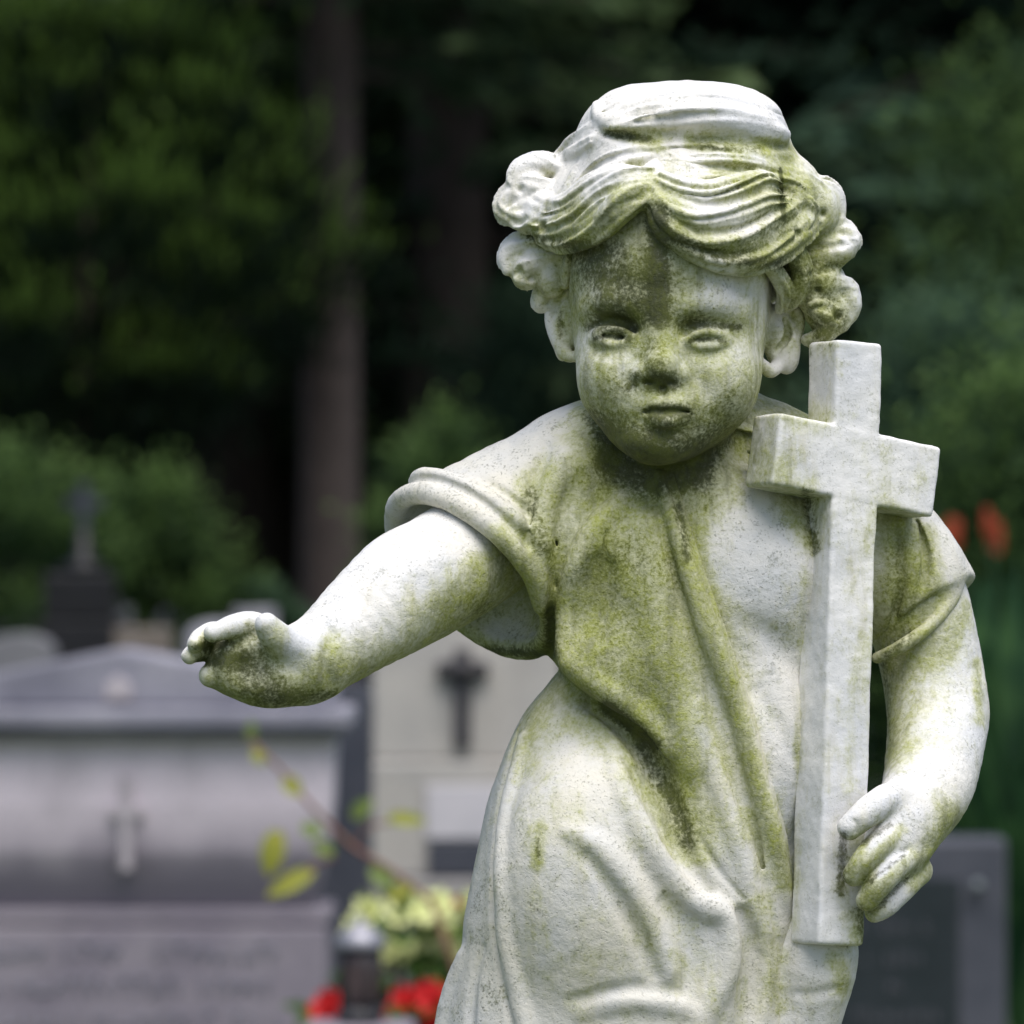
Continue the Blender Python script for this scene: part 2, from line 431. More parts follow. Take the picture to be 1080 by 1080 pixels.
    f.add(12, chain([base.surf(730, 953, -4), base.surf(752, 958, 1), base.surf(766, 970, 1), base.surf(770, 1000, -1), base.surf(762, 1035, -3), base.surf(742, 1075, -5), base.surf(725, 1120, -7)], [8, 11, 12, 13, 13, 11, 8]))
    f.sub(9, chain(base.on([(672, 812), (694, 856), (724, 908), (748, 940)], 2), [3, 9, 10, 4]))
    f.add(14, chain(base.on([(604, 878), (634, 896), (664, 934), (690, 980), (706, 1024)], -4), [6, 10, 10, 9, 6]))
    f.sub(12, chain(base.on([(618, 904), (648, 944), (672, 985), (690, 1030)], 3), [1, 5, 6, 2]))
    f.sub(14, chain(base.on([(702, 952), (724, 978), (730, 1015), (716, 1060)], 4), [2, 8, 8, 3]))
    f.sub(14, chain(base.on([(784, 965), (795, 1005), (790, 1060), (776, 1110)], 2), [4, 10, 12, 9]))
    f.add(12, chain(base.on([(612, 1068), (660, 1056), (710, 1060), (745, 1074)], -5), [3, 8, 8, 3]))
    f.sub(10, chain(base.on([(600, 1056), (660, 1042), (712, 1046)], 4), [1, 4, 2]))
    f.add(14, chain(base.on([(488, 1010), (478, 1040), (468, 1085)], -8), [5, 10, 10]))
    f.sub(8, chain(base.on([(508, 1000), (498, 1040), (494, 1090)], 2), [2, 5, 5]))
    for k in range(9):                                                    # long folds down to the plinth
        x = 480 + k * 44
        f.add(20, chain(base.on([(x + 12, 1130), (x + 4, 1300), (x, 1480), (x - 4, 1585)], -4), [4, 15, 17, 18]))
    for pts, r_ in (([(760, 760), (772, 820), (790, 880)], 3), ([(640, 560), (634, 620), (640, 680)], 2.5), ([(676, 600), (690, 680), (700, 740)], 2.5), ([(736, 880), (760, 920), (784, 948)], 3.5), ([(800, 1000), (806, 1040), (800, 1080)], 3)):
        f.sub(4, chain(base.on(pts, 1), [r_ * .3] + [r_] * (len(pts) - 2) + [r_ * .3]))
    # open front: bare chest between the hem and the cross
    V = [(x + 4, y) for x, y in HEM] + [(848, 1012), (960, 1012), (960, 700), (905, 660), (880, 560), (850, 470), (760, 452), (716, 470)]
    f.sub(3, prism(V, -400, 20))
    hm = [up0(x, y, 1) for x, y in HEM]
    f.add(5, chain([(x - 9, y, w) for x, y, w in hm], [5, 8, 11, 12, 12, 13, 13, 12, 8]))
    f.sub(3, chain([(x - 24, y + 4, w - 8) for x, y, w in hm[1:-1]], [2, 4, 5, 5, 5, 4, 1]))
    f.add(6, chain([(790, 476, -78), (830, 500, -62), (868, 540, -44)], [3, 4, 4]))
    # short sleeve over the arm that holds the cross
    r = Field()
    r.add(0, chain([(800, 470, 22), (880, 530, 24), (936, 585, 30), (972, 640, 36)], [46, 58, 68, 66]))
    r.cut(5, half((975, 646, 36), (.55, .80, -.22)))
    f.add(22, r)
    f.add(8, chain([(1010, 604, 10), (1002, 634, -8), (978, 662, -24), (950, 682, -30), (925, 694, -20)], [7, 8, 7, 7, 6]))
    f.add(10, chain([(972, 564, 8), (990, 586, 4), (995, 612, 0), (986, 638, -6)], [18, 21, 19, 11]))
    f.sub(7, chain([(966, 552, -16), (976, 585, -26), (974, 620, -34), (960, 650, -40)], [3, 5, 5, 3]))
    f.sub(7, chain(f.on([(946, 560), (950, 610), (940, 660)], 2), [3, 5, 3]))
    return f

rnd = random.Random(7)
def lock(f, pts, width, r, n=4, k=1.8, wob=3.4, k2=2.5, tip=.36, fine=.58):
    """a carved lock of hair: a thick body along a path with n strands cut on it, thinning to the tip"""
    p = catmull(np.array([P(*q) for q in pts]), 3); m = len(p)
    tan = np.gradient(p, axis=0); tan /= np.linalg.norm(tan, axis=1)[:, None]
    c = np.array(P(708, 250, -10))
    nrm = p - c; nrm -= (nrm * tan).sum(1)[:, None] * tan; nrm /= np.linalg.norm(nrm, axis=1)[:, None] + 1e-9
    side = np.cross(tan, nrm)
    tt = np.linspace(0, 1, m); prof = tip + (1 - tip) * np.sin(np.pi * np.clip(0.16 + 0.8 * tt, 0, 1)) ** .8
    g = Field()
    for o in (-.3, .3):
        q = p + side * (o * width * prof)[:, None] - nrm * (r * .35)
        g.add(10, chain([tuple(v) for v in q], list(r * .86 * prof), 1, proj=False))
    rs = max(2.6, fine * width / max(n, 1))
    for i in range(n):
        o = (i - (n - 1) / 2) / max(n - 1, 1)
        ph, fr = rnd.uniform(0, 6.28), rnd.uniform(2.2, 4.2)
        lift = r * (.62 - 1.5 * o * o) + rnd.uniform(-1.2, 2.4)
        q = p + side * (o * width * 1.02 * prof + wob * np.cos(ph + fr * tt))[:, None] + nrm * (lift * prof - rs * .35 + .7 * wob * np.sin(ph + fr * tt))[:, None]
        i0 = rnd.choice((0, 0, 1)); i1 = m - rnd.choice((0, 0, 1))
        g.add(k, chain([tuple(v) for v in q[i0:i1]], list(rs * prof[i0:i1] * rnd.uniform(.6, 1.25)), 1, proj=False))
    f.add(k2, g)

def make_hair():
    f = Field()
    f.add(0, ell((714, 238, -20), (120, 143, 128)))
    f.add(24, ell((668, 165, -52), (64, 68, 84)), ell((770, 166, -50), (66, 70, 84)), ell((722, 128, -60), (92, 38, 82)))
    f.add(20, ell((612, 216, -58), (36, 46, 50)), ell((835, 215, -50), (36, 50, 52)), ell((846, 285, -28), (30, 46, 40)))
    # nothing of the cap stays over the face
    f.sub(8, prism([(598, 400), (596, 300), (618, 262), (660, 232), (690, 214), (706, 232), (742, 262), (790, 276), (812, 286), (816, 400)], -400, -20))
    f.sub(10, ell((706, 420, -60), (118, 110, 120)))
    # crown: one dome with two undercut flaps beside the parting, finely combed
    dome = Field(); dome.ops = list(f.ops); on = dome.on
    f.add(7, chain(on([(630, 112), (634, 124), (654, 131), (682, 140)], -4), [6, 8, 8, 3]))
    f.add(7, chain(on([(720, 138), (746, 131), (784, 131), (816, 138), (827, 142)], -4), [3, 7, 8, 8.5, 7]))
    f.sub(4, chain(on([(626, 136), (640, 140), (660, 146), (684, 153)], 1), [2, 6, 7, 2]))
    f.sub(4, chain(on([(720, 152), (744, 149), (782, 150), (814, 154), (832, 156)], 1), [2, 6, 6.5, 6, 3]))
    q = random.Random(5)
    for a in range(13):
        x0 = 640 + a * 14; y1 = 126 if a < 5 else 124
        x1 = x0 + (x0 - 712) * .22
        f.sub(2.5, chain(on([(x0 + (712 - x0) * .45, 101), (x0 + (712 - x0) * .2 + q.uniform(-3, 3), 108), (x0 + q.uniform(-3, 3), 116), (x1, y1)], q.uniform(.5, 1.4)), [.3, 1.9, 2.4, .6]))
    L = lambda *a, **k: lock(f, *a, **k)
    LD = lambda pts, off, *a, **k: lock(f, on(pts, off), *a, **k)
    LD([(706, 114), (680, 114), (656, 121), (636, 131)], 0, 24, 5, 5, k2=6, fine=.5)
    LD([(696, 112), (736, 110), (780, 114), (818, 128)], 0, 24, 5, 6, k2=6, fine=.5)
    LD([(702, 128), (740, 123), (784, 126), (824, 139)], 0, 18, 5, 5, k2=6, fine=.5)
    LD([(700, 128), (678, 129), (656, 128), (640, 126)], 0, 14, 4, 4, k2=6, fine=.5)
    LD([(694, 158), (670, 160), (644, 166), (620, 180), (600, 200)], 0, 26, 8, 6, k2=7)
    LD([(690, 172), (664, 176), (636, 188), (608, 208), (586, 226)], 1, 24, 9, 5, k2=4)
    LD([(628, 140), (610, 150), (592, 164), (574, 180)], -2, 26, 8, 5, k2=7)
    LD([(698, 158), (730, 158), (766, 160), (802, 168), (834, 184)], 0, 24, 8, 6, k2=7)
    LD([(696, 174), (728, 178), (764, 180), (798, 182), (828, 188), (848, 200)], 1, 26, 9, 6, k2=4)
    LD([(700, 166), (712, 178), (736, 186), (764, 186)], 3, 22, 9, 5, k2=5)
    LD([(698, 188), (728, 194), (764, 194), (796, 190)], 2, 18, 8, 4, k2=4)
    # left side: flame-shaped locks sweep from the parting out to the temple curls
    L([(672, 184, -160), (648, 186, -154), (622, 196, -142), (598, 212, -120), (572, 218, -94)], 20, 11, 4)
    L([(690, 190, -170), (664, 192, -170), (636, 206, -158), (606, 232, -132), (574, 240, -98), (556, 232, -80)], 24, 13, 5)
    L([(690, 202, -176), (672, 206, -178), (648, 222, -172), (622, 244, -152), (590, 256, -116), (566, 250, -90)], 22, 12, 5)
    L([(688, 198, -174), (670, 200, -180), (652, 210, -182), (638, 226, -176), (632, 240, -166)], 14, 9, 4)
    f.add(8, ell((558, 190, -56), (18, 18, 16)), ell((552, 214, -58), (20, 22, 16)), ell((576, 226, -74), (24, 26, 22)))
    L([(596, 178, -70), (570, 168, -62), (548, 174, -60), (540, 192, -64), (550, 206, -72)], 14, 9, 4)
    L([(580, 196, -78), (554, 194, -70), (533, 206, -62), (528, 222, -64), (542, 236, -72)], 15, 9, 4)
    L([(594, 222, -98), (574, 230, -90), (554, 236, -76), (542, 226, -68), (548, 214, -72)], 14, 9, 4)
    f.add(8, ell((556, 280, -50), (22, 20, 16)), ell((582, 284, -56), (18, 30, 18)))
    L([(598, 258, -80), (572, 254, -68), (546, 258, -58), (530, 270, -52), (532, 286, -56)], 15, 9, 4)
    L([(594, 272, -74), (572, 272, -70), (552, 280, -66), (546, 294, -60), (558, 302, -60)], 15, 9, 4)
    L([(596, 286, -58), (580, 296, -52), (570, 308, -46), (566, 322, -42), (578, 328, -44)], 13, 8, 3)
    L([(608, 256, -96), (599, 278, -84), (594, 300, -70)], 12, 6, 3)
    # right side: one broad swept lock over the brow, smaller ones behind
    L([(694, 190, -172), (716, 202, -180), (748, 208, -178), (782, 198, -162), (806, 190, -142), (822, 196, -126)], 22, 14, 6)
    L([(692, 200, -175), (704, 220, -186), (734, 232, -188), (772, 226, -176), (806, 212, -152), (826, 212, -128)], 24, 15, 6)
    L([(692, 212, -178), (704, 236, -186), (736, 254, -186), (776, 252, -173), (812, 234, -146), (846, 214, -100)], 24, 14, 6)
    L([(700, 232, -182), (724, 256, -184), (758, 270, -176), (796, 268, -158), (828, 250, -130), (856, 226, -92)], 20, 12, 5)
    L([(736, 262, -180), (764, 276, -170), (798, 277, -154), (832, 264, -124), (860, 242, -90)], 14, 9, 4)
    f.add(8, ell((862, 222, -64), (22, 30, 22)), ell((874, 264, -56), (26, 20, 18)), ell((874, 328, -46), (25, 28, 18)), ell((862, 296, -54), (24, 26, 20)))
    L([(822, 180, -98), (846, 186, -84), (864, 202, -74), (868, 226, -74), (854, 246, -90)], 18, 10, 4)
    L([(832, 206, -104), (850, 212, -94), (856, 230, -90), (842, 250, -104)], 14, 9, 4)
    L([(846, 196, -70), (868, 194, -58), (882, 210, -52), (882, 232, -56), (864, 250, -70)], 16, 10, 4)
    L([(818, 262, -114), (838, 266, -100), (848, 286, -86), (842, 312, -76), (828, 326, -68)], 20, 10, 5)
    L([(806, 274, -122), (820, 288, -108), (828, 306, -94), (824, 328, -78)], 12, 7, 3)
    L([(838, 258, -78), (862, 246, -66), (886, 242, -56), (903, 252, -50), (900, 268, -52)], 15, 9, 4)
    L([(844, 280, -70), (866, 272, -64), (886, 266, -58), (902, 258, -54)], 13, 9, 4)
    L([(846, 296, -62), (866, 286, -54), (884, 290, -48), (886, 304, -48)], 12, 8, 3)
    L([(854, 306, -58), (878, 300, -56), (898, 308, -48), (903, 328, -46), (892, 346, -48)], 15, 9, 4)
    L([(850, 318, -62), (866, 324, -64), (878, 338, -62), (870, 356, -54), (852, 362, -46)], 17, 10, 4)
    front = Field(); front.ops = list(f.ops)
    for pts, r_ in (([(676, 190), (650, 196), (624, 212), (602, 236)], 4), ([(690, 206), (664, 212), (640, 228), (616, 250)], 4), ([(712, 206), (744, 216), (782, 210), (808, 200)], 4), ([(706, 226), (736, 244), (778, 242), (818, 222)], 4.5), ([(730, 260), (764, 268), (800, 264), (840, 240)], 3.5),
                    ([(556, 206), (570, 214), (590, 216)], 4), ([(536, 200), (546, 196), (556, 200)], 3.5), ([(540, 268), (560, 270), (584, 268)], 4), ([(538, 288), (550, 292), (562, 288)], 3.5), ([(850, 214), (864, 228), (858, 246)], 4), ([(850, 262), (872, 260), (896, 258)], 4), ([(850, 292), (872, 284), (894, 278)], 4.5), ([(864, 314), (880, 322), (884, 340)], 4.5), ([(820, 196), (836, 206), (846, 226)], 4)):
        m = catmull(np.array(pts), 2); f.sub(3, chain([front.surf(v[0], v[1], 1.5, -240, 0) for v in m], [r_ * (.25 + .75 * math.sin(math.pi * t)) for t in np.linspace(0, 1, len(m))], 1))
    # drilled hollows inside the curls
    for x, y, q in ((549, 200, 5), (547, 286, 5), (572, 240, 4), (868, 226, 5), (888, 258, 4), (884, 334, 6), (862, 306, 5), (852, 346, 5), (842, 246, 4)):
        f.sub(4, ell(front.surf(x, y, 1, -200, 20), (q, q * .8, q * 1.6), (0, 0, q * 20)))
    # back of the head
    for a in range(9):
        q = math.radians(-70 + a * 17.5); x = 710 + 112 * math.sin(q); z = 60 + 40 * math.cos(q)
        L([(x, 150, z - 20), (710 + 124 * math.sin(q), 230, z + 14), (710 + 124 * math.sin(q), 300, z + 8), (710 + 114 * math.sin(q), 345, z - 6)], 34, 13, 4)
    return f

def make_cross():
    """the marble cross: a leaning shaft and a slightly drooping arm beam"""
    th = math.radians(29)
    ex = np.array((math.cos(th), 0, math.sin(th))); ez = np.array((math.sin(th), 0, -math.cos(th)))   # across, and out of the front face
    def box(c0, c1, half_w, half_t, r):
        a, b = P(*c0), P(*c1); ax = b - a; Lh = np.linalg.norm(ax) / 2; ax /= 2 * Lh; mid = (a + b) / 2
        x = ex - ax * (ex @ ax); x /= np.linalg.norm(x); z = np.cross(ax, x); z /= np.linalg.norm(z)
        R = np.stack((ax, x, z), 1).astype(F32); h = np.array((Lh, half_w, half_t)) - r; m = mid.astype(F32)
        def fn(p):
            q = np.abs((p - m) @ R) - h.astype(F32)
            return np.linalg.norm(np.maximum(q, 0), axis=1) + np.minimum(q.max(1), 0) - r
        e = np.abs(R) @ np.array((Lh, half_w, half_t))
        return Prim(fn, mid - e, mid + e)
    f = Field()
    c0, c1 = (892, 362, -72), (872, 996, -102)
    f.add(0, box(c0, c1, 28, 28, 4))
    # the beam shares the planes of the shaft's front and back
    a, b = P(*c0), P(*c1); ax = (b - a) / np.linalg.norm(b - a); x = ex - ax * (ex @ ax); x /= np.linalg.norm(x); z = np.cross(ax, x)
    al = math.radians(6.3); bx = x * math.cos(al) + ax * math.sin(al); by = np.cross(z, bx)
    mid = a + (b - a) * .206 + x * 2
    R = np.stack((bx, by, z), 1).astype(F32); m = mid.astype(F32); h = np.array((100, 37.5, 28), F32) - 4
    def fn(p):
        q = np.abs((p - m) @ R) - h
        return np.linalg.norm(np.maximum(q, 0), axis=1) + np.minimum(q.max(1), 0) - 4
    e = np.abs(R) @ np.array((100, 38, 28)); f.add(2, Prim(fn, m - e, m + e))
    for c, q in (((792, 519, -142), 4), ((817, 440, -152), 3.5), ((928, 700, -92), 3), ((990, 463, -52), 4), ((864, 900, -138), 3), ((883, 366, -116), 3), ((989, 538, -52), 4), ((871, 640, -128), 2.6), ((925, 790, -96), 3), ((876, 560, -124), 2.5)):
        f.sub(4, ell(c, (q * 1.2, q * 2.2, q)))
    return f
# ------------------------------------------------------------------ materials
def new_mat(name):
    m = bpy.data.materials.new(name); m.use_nodes = True
    nt = m.node_tree; nt.nodes.clear()
    out = nt.nodes.new('ShaderNodeOutputMaterial'); bs = nt.nodes.new('ShaderNodeBsdfPrincipled')
    nt.links.new(bs.outputs[0], out.inputs[0]); bs.inputs['Specular IOR Level'].default_value = .3
    return m, nt, bs

class NT:
    """small helper that wires nodes from expressions"""
    def __init__(self, nt): self.nt = nt; self.co = None
    def _set(self, sock, v):
        if isinstance(v, bpy.types.NodeSocket): self.nt.links.new(v, sock)
        else: sock.default_value = v
    def coord(self):
        if self.co is None: self.co = self.nt.nodes.new('ShaderNodeTexCoord').outputs['Object']
        return self.co
    def noise(self, scale, detail=4, rough=.6, dist=0, stretch=None):
        n = self.nt.nodes.new('ShaderNodeTexNoise'); v = self.coord()
        if stretch:
            mp = self.nt.nodes.new('ShaderNodeMapping'); mp.inputs['Scale'].default_value = stretch; self.nt.links.new(v, mp.inputs[0]); v = mp.outputs[0]
        self.nt.links.new(v, n.inputs['Vector'])
        for k, x in (('Scale', scale), ('Detail', detail), ('Roughness', rough), ('Distortion', dist)): n.inputs[k].default_value = x
        return n.outputs[0]
    def attr(self, name):
        n = self.nt.nodes.new('ShaderNodeAttribute'); n.attribute_name = name; return n.outputs['Fac']
    def math(self, op, a, b=0.0, clamp=False):
        n = self.nt.nodes.new('ShaderNodeMath'); n.operation = op; n.use_clamp = clamp
        self._set(n.inputs[0], a); self._set(n.inputs[1], b); return n.outputs[0]
    def ramp(self, v, a, b, lo=0.0, hi=1.0):
        n = self.nt.nodes.new('ShaderNodeMapRange'); n.interpolation_type = 'SMOOTHSTEP'
        self._set(n.inputs[0], v); n.inputs[1].default_value = a; n.inputs[2].default_value = b; n.inputs[3].default_value = lo; n.inputs[4].default_value = hi
        return n.outputs[0]
    def mix(self, f, a, b):
        n = self.nt.nodes.new('ShaderNodeMix'); n.data_type = 'RGBA'
        self._set(n.inputs[0], f)
        for s, v in ((n.inputs[6], a), (n.inputs[7], b)): self._set(s, v if isinstance(v, bpy.types.NodeSocket) else (*v, 1))
        return n.outputs[2]
    def normal_up(self):
        g = self.nt.nodes.new('ShaderNodeNewGeometry'); s = self.nt.nodes.new('ShaderNodeSeparateXYZ')
        self.nt.links.new(g.outputs['Normal'], s.inputs[0]); return s.outputs[2]
    def height(self):
        s = self.nt.nodes.new('ShaderNodeSeparateXYZ'); self.nt.links.new(self.coord(), s.inputs[0]); return s.outputs[2]
    def bump(self, h, strength, dist, bs):
        n = self.nt.nodes.new('ShaderNodeBump'); n.inputs['Strength'].default_value = strength; n.inputs['Distance'].default_value = dist
        self._set(n.inputs['Height'], h); self.nt.links.new(n.outputs[0], bs.inputs['Normal'])

def marble_mat(name, moss_gain=1.0, base=(.70, .68, .635), dirt=1.0, cool=(.58, .59, .61)):
    m, nt, bs = new_mat(name); N = NT(nt)
    big = N.noise(14, 4, .6); mid = N.noise(70, 5, .65, .4); fine = N.noise(330, 4, .7); grit = N.noise(620, 2, .6); streak = N.noise(60, 4, .65, .3, (1, 1, .22))
    up = N.normal_up(); cav = N.attr('cav')
    stone = N.mix(N.ramp(big, .32, .68), base, cool)
    stone = N.mix(N.math('MULTIPLY', N.ramp(streak, .5, .75), .5), stone, (.50, .475, .40))
    stone = N.mix(N.math('MULTIPLY', N.ramp(mid, .56, .74), .42 * dirt), stone, (.34, .355, .37))
    # rubbed-in dirt: specks everywhere, denser in patches
    speck = N.ramp(N.math('ADD', N.math('MULTIPLY', grit, .62), N.math('MULTIPLY', mid, .42)), .555, .66)
    stone = N.mix(N.math('MULTIPLY', N.math('MULTIPLY', speck, N.ramp(N.noise(9, 3, .6), .3, .7, .25, 1.0)), .6 * dirt), stone, (.12, .125, .085))
    # algae: a thin yellowish wash first, a dense film over it
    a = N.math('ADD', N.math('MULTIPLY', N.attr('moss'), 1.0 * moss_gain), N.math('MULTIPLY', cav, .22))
    a = N.math('SUBTRACT', a, N.math('MULTIPLY', N.math('MAXIMUM', up, 0.0), .34))
    a = N.math('ADD', a, N.math('MULTIPLY', N.math('MAXIMUM', N.math('MULTIPLY', up, -1.0), 0.0), .16))
    a = N.math('ADD', a, N.math('MULTIPLY', N.math('SUBTRACT', streak, .5), .75))
    a = N.math('ADD', a, N.math('MULTIPLY', N.math('SUBTRACT', mid, .5), .9))
    wash = N.ramp(N.math('ADD', a, N.math('MULTIPLY', N.math('SUBTRACT', fine, .5), .5)), -.02, .62)
    b = N.math('ADD', a, N.math('MULTIPLY', N.math('SUBTRACT', fine, .5), 1.5))
    film = N.math('MULTIPLY', N.ramp(b, .22, 1.12), N.ramp(grit, .34, .58, .72, 1.0))
    col = N.mix(N.math('MULTIPLY', wash, .62), stone, (.46, .47, .215))
    green = N.mix(N.ramp(N.math('ADD', mid, N.math('MULTIPLY', fine, .5)), .55, 1.0), (.08, .098, .006), (.29, .32, .028))
    col = N.mix(N.math('MULTIPLY', film, .82), col, green)
    # dirty runs below the wet parts
    drip = N.math('MULTIPLY', N.ramp(N.noise(110, 3, .6, .2, (1, 1, .07)), .5, .72), N.ramp(a, -.05, .6))
    col = N.mix(N.math('MULTIPLY', drip, .45), col, (.12, .13, .06))
    # shade painted by the dark strokes, and dark lichen crust
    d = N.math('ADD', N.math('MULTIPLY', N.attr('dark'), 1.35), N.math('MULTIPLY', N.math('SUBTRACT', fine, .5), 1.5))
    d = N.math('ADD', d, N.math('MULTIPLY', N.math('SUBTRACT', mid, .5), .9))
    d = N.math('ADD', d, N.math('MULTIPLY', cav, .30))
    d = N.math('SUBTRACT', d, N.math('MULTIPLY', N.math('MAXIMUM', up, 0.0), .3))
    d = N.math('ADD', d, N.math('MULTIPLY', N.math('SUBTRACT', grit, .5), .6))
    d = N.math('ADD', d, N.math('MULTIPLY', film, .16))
    crust_shade = N.ramp(d, .28, 1.08)
    col = N.mix(N.math('MULTIPLY', crust_shade, .80), col, N.mix(N.ramp(mid, .4, .65), (.022, .027, .008), (.06, .07, .014)))
    nt.links.new(col, bs.inputs['Base Color']); bs.inputs['Roughness'].default_value = .66
    pit = N.ramp(grit, .60, .74)
    h = N.math('ADD', N.math('MULTIPLY', fine, .8), N.math('ADD', N.math('MULTIPLY', mid, .8), N.math('MULTIPLY', film, .2)))
    N.bump(N.math('SUBTRACT', h, N.math('MULTIPLY', pit, .5)), .5 * dirt, .0016, bs)
    return m

def stone_mat(name, c0, c1, scale=9, dark=(.05, .05, .055), stain=.5, rough=.75, grain=90, spec=.3):
    m, nt, bs = new_mat(name); N = NT(nt)
    a = N.noise(scale, 5, .62); b = N.noise(grain, 3, .7); st = N.noise(scale * .6, 4, .6, .3, (1, 1, .3))
    col = N.mix(N.ramp(a, .3, .72), c0, c1)
    col = N.mix(N.math('MULTIPLY', N.ramp(st, .48, .8), stain), col, dark)
    col = N.mix(N.math('MULTIPLY', N.ramp(b, .52, .75), .45), col, dark)
    nt.links.new(col, bs.inputs['Base Color']); bs.inputs['Roughness'].default_value = rough; bs.inputs['Specular IOR Level'].default_value = spec
    N.bump(b, .25, .004, bs); return m

def leaf_mat(name, dark, light, scale=1.2, gain=1.0):
    m, nt, bs = new_mat(name); N = NT(nt)
    t = N.math('ADD', N.math('MULTIPLY', N.attr('tip'), gain), N.math('MULTIPLY', N.math('SUBTRACT', N.noise(scale, 4, .6), .5), 1.1))
    nt.links.new(N.mix(N.ramp(t, .15, 1.0), dark, light), bs.inputs['Base Color'])
    bs.inputs['Roughness'].default_value = .6; bs.inputs['Specular IOR Level'].default_value = .15
    col = bs.inputs['Base Color'].links[0].from_socket
    tr = nt.nodes.new('ShaderNodeBsdfTranslucent'); nt.links.new(col, tr.inputs[0])
    mx = nt.nodes.new('ShaderNodeMixShader'); mx.inputs[0].default_value = .45
    out = [n for n in nt.nodes if n.type == 'OUTPUT_MATERIAL'][0]
    nt.links.new(bs.outputs[0], mx.inputs[1]); nt.links.new(tr.outputs[0], mx.inputs[2]); nt.links.new(mx.outputs[0], out.inputs[0])
    return m

def plain_mat(name, c, c2=None, rough=.6, scale=30, metal=0.0, spec=.3):
    m, nt, bs = new_mat(name); N = NT(nt)
    c2 = c2 or tuple(x * .7 for x in c)
    nt.links.new(N.mix(N.ramp(N.noise(scale, 4, .6), .3, .7), c, c2), bs.inputs['Base Color'])
    bs.inputs['Roughness'].default_value = rough; bs.inputs['Metallic'].default_value = metal; bs.inputs['Specular IOR Level'].default_value = spec
    return m

# ------------------------------------------------------------------ objects and their tags
COL = bpy.context.collection
def tag(o, label=None, cat=None, group=None, kind=None):
    for k, v in (('label', label), ('category', cat), ('group', group), ('kind', kind)):
        if v: o[k] = v
    return o
def empty(name, loc, rz=0.0):
    o = bpy.data.objects.new(name, None); COL.objects.link(o); o.location = loc; o.rotation_euler.z = rz; o.empty_display_size = .1
    return o
def copy_tree(o, parent=None):
    c = o.copy(); COL.objects.link(c); c.parent = parent
    for ch in list(o.children): copy_tree(ch, c)
    return c

def at(px, py, B):
    """world point seen at a pixel, B metres in front of the camera"""
    k = S * B / 3
    return Vector(((px - 540) * k, B - 3, EYE + (620 - py) * k))

